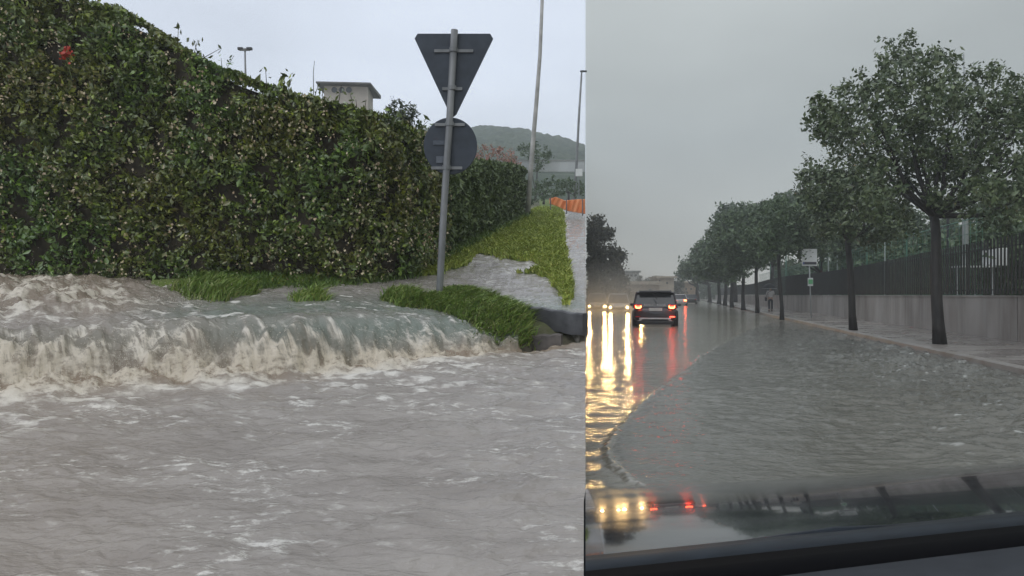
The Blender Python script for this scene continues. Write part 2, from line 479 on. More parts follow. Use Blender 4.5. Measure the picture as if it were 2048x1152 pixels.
rowt = [(1564, 637, 36.5, 1557, 505, [(1570, 420, 34), (1535, 440, 34), (1600, 440, 34), (1555, 465, 40), (1600, 475, 34), (1520, 480, 32), (1640, 478, 26), (1575, 495, 26), (1535, 505, 22), (1610, 505, 22), (1550, 430, 30), (1590, 455, 36)], 'third kerbside tree from the right, its dark trunk just right of the walking person'),
        (1515, 617, 50, 1512, 520, [(1490, 440, 30), (1460, 440, 26), (1520, 450, 34), (1480, 475, 38), (1520, 485, 36), (1445, 480, 24), (1500, 510, 28), (1540, 505, 20), (1465, 500, 30), (1500, 460, 34), (1470, 525, 22), (1520, 525, 18)], 'kerbside tree with thick dark trunk just left of the walking person'),
        (1487, 613, 60, 1486, 545, [(1480, 445, 24), (1450, 455, 24), (1440, 490, 26), (1475, 500, 30), (1460, 520, 26), (1500, 520, 22), (1430, 515, 24), (1445, 535, 18), (1480, 545, 16)], 'fourth kerbside tree to the left of the walking person, trunk leaning slightly'),
        (1464, 612, 72, 1463, 555, [(1445, 480, 22), (1420, 495, 22), (1440, 515, 26), (1470, 520, 22), (1415, 525, 18), (1430, 545, 18), (1455, 545, 18), (1405, 545, 14)], 'mid row kerbside tree with straight thin trunk against the pale wall'),
        (1450, 610, 84, 1452, 560, [(1420, 490, 16), (1405, 505, 16), (1425, 530, 20), (1400, 530, 16), (1450, 535, 18)], 'slim kerbside tree leaning right in the far row'),
        (1438, 608, 97, 1438, 562, [(1400, 505, 13), (1390, 520, 14), (1410, 540, 16), (1430, 545, 15), (1385, 540, 12)], 'far kerbside tree before the crown line drops to the road end'),
        (1419, 605, 118, 1419, 568, [(1385, 520, 12), (1400, 540, 13), (1375, 540, 11), (1415, 552, 12)], 'second to last kerbside tree at the far end of the row'),
        (1395, 602, 145, 1395, 570, [(1370, 535, 9), (1380, 548, 11), (1395, 556, 11), (1365, 550, 7)], 'last and smallest kerbside tree at the far end of the row')]
for i, (bx, by, Dt, fx_, fy_, bl, lab) in enumerate(rowt):
    b = blobs_px(bl, Dt, rg_, 1.2)
    sc = Dt / F
    tree('roadside_oak', XZ(bx, Dt, -1.15), P(fx_, fy_, Dt), 3.6 * sc, b, 75 * (50 / Dt) ** 1.4, 10, 4.5 * sc, 6.0 * sc, leafB, lab, group='trees along the kerb', seed=20 + i, limbs=5)
# park trees behind the fence
parkt = [(1640, 52, [(1570, 425, 32), (1610, 420, 30), (1640, 440, 34), (1600, 470, 38), (1560, 480, 34), (1650, 490, 34)], leafB, 'green park tree behind the fence left of the bus stop sign'),
         (1720, 46, [(1700, 470, 30), (1730, 480, 30), (1670, 485, 30), (1760, 470, 30), (1700, 505, 28), (1745, 510, 26)], leafB, 'park tree behind the fence between the two nearest kerbside trunks'),
         (1830, 48, [(1800, 455, 30), (1830, 440, 26), (1845, 470, 32), (1790, 490, 30), (1830, 500, 30)], leafB, 'dark park tree just left of the nearest trunk behind the fence'),
         (1905, 60, [(1890, 460, 24), (1905, 440, 18), (1880, 480, 24), (1918, 475, 20)], leafB, 'small pale park tree seen between nearest trunk and grey mast'),
         (1985, 44, [(1965, 430, 32), (1960, 470, 30), (1995, 440, 26), (2000, 410, 26), (2050, 400, 40), (1975, 400, 24)], leafB, 'dark park tree right of the grey mast'),
         (2030, 30, [(1990, 470, 20), (2020, 455, 26), (2055, 440, 30), (2085, 430, 34), (2030, 480, 20), (2070, 475, 26)], leafC, 'yellow green tree at right edge behind the fence')]
for i, (bx, Dt, bl, lm, lab) in enumerate(parkt):
    b = blobs_px(bl, Dt, rg_, 1.5); sc = Dt / F
    tree('park_tree', XZ(bx, Dt, -.8), XZ(bx + 3, Dt, 1.6), 4.0 * sc, b, 60 * (50 / Dt), 11, 4.5 * sc, 7 * sc, lm, lab, group='trees in the park behind the fence', seed=50 + i, limbs=5)
hx_ = []
rngk = np.random.default_rng(77)
for k_, d_ in enumerate(np.linspace(26, 92, 46)):
    x_ = .235 * d_ + 12.5 + rngk.uniform(-.6, 1.2); hx_.append((x_, d_, rngk.uniform(.2, 2.0) + .012 * d_, rngk.uniform(.9, 1.4)))
    hx_.append((x_ + .4, d_ + .7, rngk.uniform(-.4, .8), 1.1))
tree('thicket', (.235 * 60 + 12.5, 60, -.8), (.235 * 60 + 12.5, 60, .2), .12, hx_, 60, 11, .16, .26, leafB, 'long dense green thicket behind the sports court fence', 'thicket', seed=66, limbs=0)
hx_ = [(P(q, 590, 205).x, 205, P(q, yy, 205).z, rr_ * 205 / F) for q, yy, rr_ in ((1398, 575, 10), (1410, 568, 11), (1422, 572, 12), (1434, 566, 12), (1446, 572, 12), (1404, 590, 10), (1418, 588, 11), (1432, 588, 12), (1446, 588, 12), (1386, 588, 8))]
tree('thicket', XZ(1420, 205, -1.2), XZ(1420, 205, -.2), .2, hx_, 9, 11, .35, .6, leafB, 'dark mass of trees closing the far end of the pavement', 'thicket', seed=67, limbs=0)
# tall background grove
bb = [(1470, 90, [(1455, 430, 22), (1480, 425, 22), (1500, 430, 20), (1470, 455, 26), (1440, 460, 20), (1510, 455, 24)], 'tallest dark tree of the far row with square crown top'),
      (1545, 75, [(1530, 425, 22), (1555, 415, 24), (1580, 405, 24), (1540, 450, 28), (1580, 440, 28), (1600, 400, 18)], 'background tree rising between far row and second kerbside tree')]
for i, (bx, Dt, bl, lab) in enumerate(bb):
    b = blobs_px(bl, Dt, rg_, 1.5); sc = Dt / F
    tree('park_tree', XZ(bx, Dt, -.8), XZ(bx, Dt, 3.), 4 * sc, b, 26, 11, 5 * sc, 7 * sc, leafB, lab, group='trees in the park behind the fence', seed=70 + i, limbs=5)
# across the road, left side of the street
lt = [(1212, 72, [(1188, 452, 24), (1200, 470, 20), (1215, 463, 9), (1180, 490, 24), (1205, 505, 24), (1230, 515, 18), (1190, 530, 26), (1225, 540, 24), (1238, 555, 16), (1200, 565, 28), (1230, 575, 20), (1185, 585, 22), (1215, 590, 18)], 'dark spreading tree on the far side of the road above the oncoming cars'),
      ]
for i, (bx, Dt, bl, lab) in enumerate(lt):
    b = blobs_px(bl, Dt, rg_, 1.); sc = Dt / F
    b = [(x, y, z, r) for (x, y, z, r) in b]
    t_ = tree('street_tree', XZ(bx, Dt, -1.3), P(bx, 560, Dt), 5 * sc, b, 50, 11, 4.5 * sc, 6 * sc, leafD, lab, seed=80 + i, clip=True, limbs=3)
for i, (x0, x1, yt, Dt, lab) in enumerate([(1272, 1300, 553, 190, 'low round dark tree on the skyline above the flat roof'), (1296, 1330, 549, 200, 'taller domed dark tree on the skyline above the flat roof'),
                                           (1338, 1372, 556, 170, 'dark bushy tree in front of the cream building'), (1173, 1262, 588, 66, 'dark hedge bushes behind the oncoming cars')]):
    rr2 = (x1 - x0) / 2; cx_ = (x0 + x1) / 2
    if i < 3: bl = [(cx_, yt + rr2 * .75, rr2 * .8), (cx_ - rr2 * .4, yt + rr2, rr2 * .6), (cx_ + rr2 * .4, yt + rr2, rr2 * .6), (cx_, yt + rr2 * 1.7, rr2 * .8)]
    else: bl = [(x0 + 12 + q * 11, yt + 4 + (q % 3) * 2, 11) for q in range(8)]
    b = blobs_px(bl, Dt, rg_, 1.); sc = Dt / F
    tree('skyline_tree' if i < 3 else 'roadside_bush', XZ(cx_, Dt, -1.3), XZ(cx_, Dt, 0), 2.5 * sc, b, 8 if i < 3 else 40, 10, 2.5 * sc, 3.5 * sc, leafD, lab, 'tree' if i < 3 else 'bush', seed=90 + i, clip=True, limbs=3)

# ------------------------------------------------------------------ far buildings of the level street
def house(name, D, x0, x1, ytop, mat, label, depth=9, wins=(), roof=None, roofm=None, wmat=None):
    a = P(x0, ytop, D); b = P(x1, ytop, D); zt = a.z; cx_ = (a.x + b.x) / 2; wd = b.x - a.x
    r = empty(name, (cx_, D, -1.3)); tag(r, label, 'building')
    h = zt + 1.3
    MB().box((0, depth / 2, h / 2), (wd, depth, h)).build('wall', mat, r)
    if roof: MB().box((0, depth / 2 - .3, h + roof / 2), (wd + .8, depth + 1, roof)).build('roof', roofm or mat, r)
    for (wx, wy, ww, wh) in wins:
        q = P(wx, wy, D) - Vector(r.location)
        W_, H_ = ww * D / F, wh * D / F
        f = MB().box((q.x, -.03, q.z), (W_ + .16, .08, H_ + .16)).build('window', wmat or roofm or mat, r)
        MB().box((q.x, -.08, q.z), (W_, .06, H_)).build('pane', glassd, f)
    return r
glassd = simple('dark_window_glass', (.03, .035, .04), .12, 0)
cream = simple('cream_plaster', (.50, .42, .33), .7, .15, .8); ochre = simple('ochre_plaster', (.36, .27, .19), .7, .15, .8)
white = simple('white_plaster', (.62, .62, .60), .6, .12, .8); greyr = simple('grey_roof', (.25, .25, .25), .6, .2, 1)
house('apartment_building', 210, 1248, 1278, 545, white, 'pale white apartment block with rows of windows on the skyline', wins=[(1255, 551, 4, 3), (1263, 551, 4, 3), (1271, 551, 4, 3)], roof=.5, roofm=greyr)
house('flat_roofed_building', 160, 1246, 1318, 569, ochre, 'long low ochre building with pale flat roof slab behind the dark car', depth=12, wins=[(1260, 580, 6, 4), (1300, 580, 6, 4)], roof=.7, roofm=cream)
house('cream_house', 165, 1315, 1348, 556, cream, 'cream coloured house with one small dark window beyond the traffic', wins=[(1319, 562, 3, 4), (1334, 566, 3, 4)], roof=.4, roofm=cream)
house('far_house', 180, 1346, 1392, 566, ochre, 'pinkish ochre house at the end of the kerbside trees', wins=[(1372, 578, 3, 4), (1382, 578, 3, 4)], roof=.4, roofm=cream)

# ------------------------------------------------------------------ vehicles
tyre = simple('tyre_rubber', (.02, .02, .02), .7, .1); rimm = simple('grey_alloy', (.3, .3, .31), .35, .1, metal=.7)
black_trim = simple('black_trim', (.02, .02, .022), .4, .1); silver = simple('silver_trim', (.5, .5, .5), .35, .1, metal=.3)
def paint(name, col): 
    t = NT(name, col, .35); t.b.inputs['Coat Weight'].default_value = .8; t.b.inputs['Coat Roughness'].default_value = .06
    t.color(t.ramp(t.noise(2.5, 4), [(.3, tuple(c * .85 for c in col)), (.7, tuple(c * 1.1 for c in col))])); return t.m
red_e = emit('lit_tail_lamp', (1, .04, .02), 16, (.5, .02, .01)); red_c = emit('tail_lamp_core', (1, .10, .03), 34, (.5, .02, .01)); red_d = simple('red_lens', (.35, .01, .01), .2, 0)
white_e = emit('lit_headlamp', (1, .68, .28), 13); amber_e = emit('amber_lamp', (1, .55, .15), 14); lens = simple('clear_lens', (.5, .5, .5), .1, 0)
def loft(sections, name, mat, parent, smooth=True, sub=1):
    """sections: list of rings (same count) of (x,y,z)"""
    m = MB(); n = len(sections[0])
    for r in sections: m.v += [tuple(p) for p in r]
    for i in range(len(sections) - 1):
        for k in range(n):
            k2 = (k + 1) % n
            m.f.append((i * n + k, i * n + k2, (i + 1) * n + k2, (i + 1) * n + k))
    m.f.append(tuple(range(n))); m.f.append(tuple(reversed(range((len(sections) - 1) * n, len(sections) * n))))
    o = m.build(name, mat, parent, smooth=smooth)
    if sub:
        s_ = o.modifiers.new('sub', 'SUBSURF'); s_.levels = sub; s_.render_levels = sub
    return o
BEAM = 270
def ring(y, hw, z0, z1, r=.12, tuck=.04):
    return [(-hw + tuck + r, y, z0), (-hw + tuck, y, z0 + r), (-hw, y, (z0 + z1) / 2), (-hw + .02, y, z1 - r), (-hw + r, y, z1), (0, y, z1 + .015),
            (hw - r, y, z1), (hw - .02, y, z1 - r), (hw, y, (z0 + z1) / 2), (hw - tuck, y, z0 + r), (hw - tuck - r, y, z0), (0, y, z0)]
def wheel(parent, x, y, r=.36, wd=.24):
    root = parent
    prof = [(r * .62, -wd / 2), (r * .94, -wd / 2), (r, -wd * .35), (r, wd * .35), (r * .94, wd / 2), (r * .62, wd / 2)]
    m = MB(); N = 24
    for k in range(N):
        t = 2 * math.pi * k / N
        for (q, xx) in prof: m.v.append((x + xx, y + q * math.cos(t), r + q * math.sin(t)))
    np_ = len(prof)
    for k in range(N):
        for j in range(np_):
            a, b = k * np_ + j, k * np_ + (j + 1) % np_; c_, d_ = ((k + 1) % N) * np_ + (j + 1) % np_, ((k + 1) % N) * np_ + j
            m.f.append((a, b, c_, d_))
    wh = m.build('wheel', tyre, parent, smooth=True)
    m = MB(); s = 1 if x > 0 else -1
    for k in range(10):
        t = 2 * math.pi * k / 10
        m.tube([(x + s * wd * .3, y, r), (x + s * wd * .38, y + r * .62 * math.cos(t), r + r * .62 * math.sin(t))], .03, 5)
    m.tube([(x - wd * .3, y, r), (x + s * wd * .4, y, r)], r * .22, 12)
    m.build('rim', rimm, wh)
def car(name, loc, rz, L, W, H, pm, label, suv=False, front_lit=False, rear_lit=False, group=None, wheel_r=.33, detail=True):
    """origin at the rear axle ground centre line middle; front is +y"""
    r = empty(name, loc, rz); tag(r, label, 'car', group)
    hw = W / 2; hl = L / 2; gb = .24 if suv else .18; belt = H * .58
    hood = H * (.57 if suv else .5)
    secs = [ring(-hl, hw * .86, gb + .12, belt * .93), ring(-hl + .10, hw * .96, gb + .02, belt), ring(-hl * .55, hw, gb, belt + .02), ring(0, hw, gb, belt),
            ring(hl * .42, hw, gb, hood + .02), ring(hl * .8, hw * .95, gb, hood - .08), ring(hl - .12, hw * .88, gb + .02, hood - .18), ring(hl, hw * .76, gb + .14, hood - .28)]
    loft(secs, 'body', pm, r)
    rw = hw * (.80 if suv else .74)
    # glazed cabin then roof
    yb = -hl + (.12 if suv else .5); yr = -hl + (.42 if suv else .95); yf = hl * .05; yw = hl * .45
    def cab(y, w0, z0): return (y, w0, z0)
    b0 = [(-hw * .94, yb, belt - .03), (hw * .94, yb, belt - .03), (hw * .94, yw, hood), (-hw * .94, yw, hood)]
    b1 = [(-rw, yr, H - .05), (rw, yr, H - .05), (rw, yf, H - .04), (-rw, yf, H - .04)]
    m = MB(); m.v = b0 + b1; m.f = [(0, 1, 5, 4), (1, 2, 6, 5), (2, 3, 7, 6), (3, 0, 4, 7), (4, 5, 6, 7), (3, 2, 1, 0)]
    m.build('windows', glassd, r, bevel=.03)
    m = MB(); y0, y1 = yr - (.14 if suv else .02), yf + .06
    m.v = [(-rw - .02, y0, H - .07), (rw + .02, y0, H - .07), (rw + .02, y1, H - .06), (-rw - .02, y1, H - .06), (-rw * .9, y0 + .08, H), (rw * .9, y0 + .08, H), (rw * .9, y1 - .15, H + .01), (-rw * .9, y1 - .15, H + .01)]
    m.f = [(3, 2, 1, 0), (4, 5, 6, 7), (0, 1, 5, 4), (1, 2, 6, 5), (2, 3, 7, 6), (3, 0, 4, 7)]
    m.build('roof', pm, r, bevel=.025)
    for sx in (-1, 1):
        for (a, b) in ((0, 4), (3, 7)):
            pa, pb = Vector(b0[a]), Vector(b1[a - 4] if a > 3 else b1[a]); pa.x = abs(pa.x) * sx; pb.x = abs(pb.x) * sx
            MB().tube([pa, pb], .045, 6).build('pillar', pm, r)
        MB().tube([(sx * (hw * .93), -hl * .1, belt), (sx * rw, -hl * .12, H - .06)], .035, 6).build('pillar', pm, r)
    for sx in (-1, 1):
        for y in (-hl + .78, hl - .82): wheel(r, sx * (hw - .12), y, wheel_r)
        mm = MB(); mm.box((sx * (hw + .09), yw - .18, belt + .06), (.18, .1, .13)); mm.build('mirror', pm, r, bevel=.03)
    # front
    for sx in (-1, 1):
        o = MB(); o.tube([(sx * hw * .70, hl - .2, hood - .29), (sx * hw * .70, hl - .03, hood - .29), (sx * hw * .70, hl + .0, hood - .29)], [.10, .10, .06], 14); o = o.build('headlight', white_e if front_lit else lens, r, smooth=True)
        MB().box((sx * hw * .66, hl - .14, hood - .29), (.34, .16, .15), rz=-sx * .2).build('lamp_housing', black_trim, o, bevel=.03)
        if front_lit:
            ld = bpy.data.lights.new('headlight_beam', 'SPOT'); ld.energy = BEAM; ld.spot_size = math.radians(36); ld.spot_blend = .9; ld.color = (1, .62, .24); ld.shadow_soft_size = .08
            lo = bpy.data.objects.new('headlight_beam', ld); COL.objects.link(lo); lo.parent = r; lo.location = (sx * hw * .70, hl + .12, hood - .29); lo.rotation_euler = (math.radians(86.5), 0, 0)
    MB().box((0, hl + .0, hood - .33), (W * .42, .05, .14)).build('grille', black_trim, r, bevel=.01)
    MB().box((0, hl + .0, gb + .14), (W * .74, .09, .12)).build('bumper', black_trim, r, bevel=.02)
    if not suv:
        for sx in (-1, 1):
            MB().box((sx * hw * .7, -hl + .04, belt - .16), (.26, .12, .14)).build('tail_light', red_c if rear_lit else red_d, r, bevel=.02)
    MB().box((0, hl + .04, gb + .30), (.5, .03, .11)).build('number_plate', white, r)
    return r
# mist added round the oncoming cars so their headlights make a warm glow
sm = NT('glow_mist_volume', (1, 1, 1)); sm.t.nodes.remove(sm.b)
pv_ = sm.n('ShaderNodeVolumePrincipled'); pv_.inputs['Color'].default_value = (.93, .92, .90, 1); pv_.inputs['Anisotropy'].default_value = .55
tcs = sm.n('ShaderNodeTexCoord'); ln_ = sm.n('ShaderNodeVectorMath', operation='LENGTH'); sm.l(tcs.outputs['Object'], ln_.inputs[0])
mrs = sm.n('ShaderNodeMapRange'); mrs.interpolation_type = 'SMOOTHSTEP'; sm.l(ln_.outputs['Value'], mrs.inputs[0]); mrs.inputs[1].default_value = 1.; mrs.inputs[2].default_value = .1; mrs.inputs[3].default_value = 0; mrs.inputs[4].default_value = .045
sm.l(mrs.outputs[0], pv_.inputs['Density']); sm.l(pv_.outputs[0], [q for q in sm.t.nodes if q.type == 'OUTPUT_MATERIAL'][0].inputs['Volume'])
bm_ = bmesh.new(); bmesh.ops.create_icosphere(bm_, subdivisions=3, radius=1.0); me_ = bpy.data.meshes.new('glow_mist'); bm_.to_mesh(me_); bm_.free(); me_.materials.append(sm.m)
sp_o = bpy.data.objects.new('glow_mist', me_); COL.objects.link(sp_o); sp_o.location = (6.6, 50, -.6); sp_o.scale = (5.5, 19, 3.4); sp_o.rotation_euler = (0, 0, -.13)
tag(sp_o, 'mist added round the oncoming cars to carry the headlight glow', 'glow_mist', kind='stuff')
# the dark SUV in front, seen from behind
D1 = 30.2
navy = paint('dark_purple_grey_paint', (.035, .03, .038))
suv = car('car', (P(1311, 0, D1 + 2.16).x, D1 + 2.2, ROAD_Z - .10), -math.radians(11.4), 4.4, 1.9, 1.56, navy,
          'dark boxy car seen from behind with its red tail lights on, driving through the flood', suv=True, wheel_r=.37)
hl = 2.2
for sx in (-1, 1):
    o = MB(); o.box((sx * .70, -hl - .0, .93), (.34, .12, .17)); o = o.build('tail_light', red_d, suv, bevel=.03)
    m = MB(); z0 = .90; w_ = .105
    m.tube([(sx * .68 - w_, -hl - .075, z0 + .06), (sx * .68 - w_, -hl - .075, z0 - .01), (sx * .68 - w_ * .6, -hl - .078, z0 - .04), (sx * .68 + w_ * .6, -hl - .078, z0 - .04), (sx * .68 + w_, -hl - .075, z0 - .01), (sx * .68 + w_, -hl - .075, z0 + .06)], .02, 6)
    m.build('light_strip', red_c, o)
    m = MB(); m.box((sx * .68, -hl - .055, z0 + .02), (.15, .03, .06)); m.build('brake_lamp', red_e, o, bevel=.008)
MB().box((.70, -hl - .03, .50), (.20, .05, .035)).build('reflector', red_e, suv, bevel=.01)  # right reflector emits red by itself, the left one does not
MB().box((-.70, -hl - .03, .50), (.20, .05, .035)).build('reflector', red_d, suv, bevel=.01)
MB().box((0, -hl - .0, .42), (1.30, .10, .07)).build('bumper_trim', silver, suv, bevel=.02)
for sx in (-1, 1):
    M_ = Matrix.Rotation(sx * .5, 3, 'Y')
    MB().box((sx * .62, -hl - .02, .35), (.20, .08, .05), M=M_).build('exhaust_trim', silver, suv, bevel=.01)
MB().box((0, -hl - .02, .26), (1.5, .10, .16)).build('rear_diffuser', black_trim, suv, bevel=.03)
MB().box((.02, -hl - .02, .80), (.54, .04, .13)).build('number_plate', white, suv, bevel=.01)
MB().box((0, -hl + .22, 1.57), (1.3, .24, .04)).build('spoiler', navy, suv, bevel=.01)
MB().box((0, -hl + .05, 1.36), (.03, .03, .3), M=Matrix.Rotation(-.5, 3, 'Y')).build('rear_wiper', black_trim, suv)
def text(body, size, loc, rot, mat, parent, name='lettering', width=None, ext=.004):
    cu = bpy.data.curves.new(name, 'FONT'); cu.body = body; cu.size = size; cu.align_x = 'CENTER'; cu.align_y = 'CENTER'; cu.extrude = ext
    if width: cu.space_character = width
    tmp = bpy.data.objects.new('tmp', cu); COL.objects.link(tmp)
    dg = bpy.context.evaluated_depsgraph_get(); me = bpy.data.meshes.new_from_object(tmp.evaluated_get(dg)); bpy.data.objects.remove(tmp)
    me.name = name; me.materials.clear(); me.materials.append(mat)
    o = bpy.data.objects.new(name, me); COL.objects.link(o); o.location = loc; o.rotation_euler = rot
    if parent: o.parent = parent
    return o
text('RANGE', .11, (-.25, -hl - .03, .985), (math.radians(90), 0, 0), silver, suv, width=1.1)
text('ROVER', .11, (.25, -hl - .03, .985), (math.radians(90), 0, 0), silver, suv, width=1.1)
# oncoming traffic, headlights on
silverp = paint('silver_paint', (.42, .42, .42)); greyp = paint('grey_paint', (.16, .16, .17)); whitep = paint('white_paint', (.6, .6, .6)); darkp = paint('black_paint', (.03, .03, .032))
def at_road(px_, D): return (P(px_, 0, D).x, D, ROAD_Z - .05)
HA = math.pi - math.atan((1236 - CX) / F) + .03
car('car', at_road(1236, 56), HA, 4.2, 1.76, 1.45, silverp, 'silver oncoming car with both headlights glowing, nearest of the oncoming cars beside the dark car', front_lit=True, group='oncoming cars with lit headlights')
car('car', at_road(1194, 60), HA, 4.1, 1.74, 1.48, greyp, 'grey oncoming car with yellow headlights at the bank edge, leftmost of the traffic', front_lit=True, group='oncoming cars with lit headlights')
car('car', at_road(1267, 74), HA, 4.3, 1.76, 1.5, darkp, 'dark oncoming car half hidden behind the boxy car, one headlight showing', front_lit=True, group='oncoming cars with lit headlights')
car('car', at_road(1360, 92), -math.radians(12.6), 4.2, 1.76, 1.45, whitep, 'white car driving away far ahead, right of the dark boxy car, tail lights on', rear_lit=True)
car('car', at_road(1382, 110), -math.radians(12.6), 4.4, 1.76, 1.45, darkp, 'small dark parked car at the far kerb under the last trees')

# ------------------------------------------------------------------ bus stop sign
gal = simple('galvanised_steel', (.42, .44, .44), .4, .15, 8, metal=.3); signw = simple('sign_white', (.72, .73, .72), .4, .05)
Dg = 37.
r = empty('bus_stop_sign', XZ(1622, Dg, -1.15)); tag(r, 'white bus stop sign on a grey pole with a small green panel below it', 'sign')
def L_(p): return p - Vector(r.location)
MB().tube([L_(XZ(1622.5, Dg, -1.15)), L_(P(1617.5, 500, Dg))], .035, 8).build('pole', gal, r, smooth=True)
def plate(px0, py0, px1, py1, D, t, mat, name, parent, rootloc, bevel=.01, dy=0):
    a, b = P(px0, py0, D), P(px1, py1, D); c = (a + b) / 2 - Vector(rootloc); c.y += dy
    return MB().box(c, (abs(b.x - a.x), t, abs(a.z - b.z))).build(name, mat, parent, bevel=bevel)
sp_ = plate(1603, 498, 1633, 532, Dg, .05, signw, 'sign_panel', r, r.location, dy=-.05)
plate(1604.5, 524, 1631.5, 529, Dg, .02, simple('dark_print', (.06, .06, .07), .5, 0), 'route_strip', sp_, r.location, dy=-.09, bevel=0)
plate(1604, 524.5, 1607, 528.5, Dg, .02, simple('blue_print', (.1, .14, .3), .5, 0), 'route_mark', sp_, r.location, dy=-.11, bevel=0)
s2 = plate(1614.5, 556, 1625, 572, Dg, .04, signw, 'timetable_panel', r, r.location, dy=-.06)
plate(1615.5, 559, 1624, 568, Dg, .02, simple('green_print', (.14, .45, .2), .5, .1), 'green_field', s2, r.location, dy=-.09, bevel=0)

# ------------------------------------------------------------------ person with umbrella
skin = simple('skin', (.38, .24, .17), .5, .05); shirt = simple('grey_shirt', (.5, .48, .47), .8, .12, 12); trous = simple('dark_trousers', (.035, .04, .05), .8, .2, 12)
hairm = simple('dark_hair', (.02, .015, .012), .5, .1); shoe = simple('shoe_leather', (.03, .025, .02), .5, .1); bagm = simple('bag_fabric', (.02, .02, .025), .6, .1)
Dp_ = 51.
pr = empty('person', XZ(1541, Dp_, -1.15), -math.radians(13)); tag(pr, 'person walking away along the pavement in light grey top and dark trousers', 'person')
def skinmesh(name, joints, edges, mat, parent, rootv=0, sub=1):
    me = bpy.data.meshes.new(name); me.from_pydata([j[0] for j in joints], edges, []); me.update()
    o = bpy.data.objects.new(name, me); COL.objects.link(o)
    o.modifiers.new('skin', 'SKIN')
    if not me.skin_vertices: 
        bm = bmesh.new(); bm.from_mesh(me); bm.verts.layers.skin.verify(); bm.to_mesh(me); bm.free()
    for i, j in enumerate(joints):
        rr_ = j[1]; me.skin_vertices[0].data[i].radius = rr_ if isinstance(rr_, tuple) else (rr_, rr_)
        me.skin_vertices[0].data[i].use_root = (i == rootv)
    s_ = o.modifiers.new('sub', 'SUBSURF'); s_.levels = sub; s_.render_levels = sub
    me.materials.append(mat); o.parent = parent
    return o
J = [((0, 0, .94), (.12, .08)), ((0, 0, 1.12), (.11, .075)), ((0, .02, 1.34), (.13, .08)), ((0, .02, 1.46), .06), ((0, .03, 1.53), .055), ((0, .04, 1.62), (.08, .095)), ((0, .04, 1.70), .06),
     ((-.19, .02, 1.40), .055), ((-.25, .0, 1.14), .045), ((-.24, .08, .93), .035), ((-.24, .10, .86), .03),
     ((.19, .02, 1.40), .055), ((.24, .08, 1.16), .045), ((.10, .24, 1.30), .035), ((.07, .26, 1.37), .03),
     ((-.10, 0, .86), .085), ((-.10, .06, .50), .06), ((-.10, -.10, .12), .042), ((-.10, -.04, .05), .04), ((-.10, .08, .04), .035),
     ((.10, 0, .86), .085), ((.11, .08, .50), .06), ((.11, .14, .10), .042), ((.11, .18, .05), .04), ((.11, .30, .04), .035)]
E = [(0, 1), (1, 2), (2, 3), (3, 4), (4, 5), (5, 6), (2, 7), (7, 8), (8, 9), (9, 10), (2, 11), (11, 12), (12, 13), (13, 14), (0, 15), (15, 16), (16, 17), (17, 18), (18, 19), (0, 20), (20, 21), (21, 22), (22, 23), (23, 24)]
for hx, hy, hz, sgn, up_ in ((-.24, .10, .86, -1, -1), (.07, .26, 1.37, 1, 1)):
    root_i = 10 if sgn < 0 else 14
    for k in range(5):
        b = len(J); off = (k - 2) * .018
        ln = [.05, .075, .08, .075, .06][k]
        if sgn < 0: q = [(hx + (.02 if k == 0 else 0), hy + off, hz - .04), (hx + .01, hy + off + .01, hz - .04 - ln)]
        else: q = [(hx - .03, hy - .01, hz + off + .02), (hx - .05 + (k == 0) * .02, hy + .02, hz + off + .03)]
        J += [(q[0], .011), (q[1], .008)]; E += [(root_i, b), (b, b + 1)]
skinmesh('body', J, E, skin, pr)
skinmesh('shirt', [((0, 0, .95), (.17, .13)), ((0, 0, 1.12), (.16, .12)), ((0, .02, 1.34), (.19, .125)), ((0, .02, 1.44), .08), ((-.20, .02, 1.40), .07), ((-.255, .0, 1.14), .06), ((-.245, .07, .96), .05), ((.20, .02, 1.40), .07), ((.245, .08, 1.16), .06), ((.13, .21, 1.27), .05)],
         [(0, 1), (1, 2), (2, 3), (2, 4), (4, 5), (5, 6), (2, 7), (7, 8), (8, 9)], shirt, pr)
skinmesh('trousers', [((0, 0, .97), (.165, .125)), ((0, 0, .9), (.16, .125)), ((-.10, 0, .84), .10), ((-.10, .06, .50), .075), ((-.10, -.09, .13), .065), ((.10, 0, .84), .10), ((.11, .08, .50), .075), ((.11, .14, .11), .065)],
         [(0, 1), (1, 2), (2, 3), (3, 4), (1, 5), (5, 6), (6, 7)], trous, pr)
skinmesh('hair', [((0, .02, 1.60), (.088, .09)), ((0, .03, 1.68), (.088, .095)), ((0, .05, 1.73), .06)], [(0, 1), (1, 2)], hairm, pr)
for sx, y in ((-.10, .02), (.11, .24)):
    MB().box((sx, y, .045), (.10, .28, .09)).build('shoe', shoe, pr, bevel=.03)
bgr = empty('shoulder_bag', XZ(1541, Dp_, -1.15), -math.radians(13)); tag(bgr, 'dark shoulder bag hanging at the left side of the walking person', 'bag')
MB().box((-.32, -.02, .86), (.12, .32, .28)).build('bag_body', bagm, bgr, bevel=.04)
MB().tube([(-.33, -.1, .98), (-.2, -.09, 1.3), (0, -.1, 1.42), (.12, 0, 1.47)], .015, 6).build('strap', bagm, bgr)
um = empty('umbrella', XZ(1541, Dp_, -1.15), -math.radians(13)); tag(um, 'open dark umbrella with a pale rim held over the walking person', 'umbrella')
m = MB(); R_ = .50; N = 32
for i in range(9):
    ph = i / 8 * 1.15
    for k in range(N):
        t = 2 * math.pi * k / N; sc_ = 1 - .05 * (abs(math.sin(4 * t)) < .3) * (i == 8)
        rr_ = R_ * math.sin(ph) / math.sin(1.15) * (1 - .05 * abs(math.sin(4 * t)) * i / 8)
        m.v.append((rr_ * math.cos(t) - .06, rr_ * math.sin(t) + .2, 1.60 + .36 * (math.cos(ph) - math.cos(1.15)) / (1 - math.cos(1.15))))
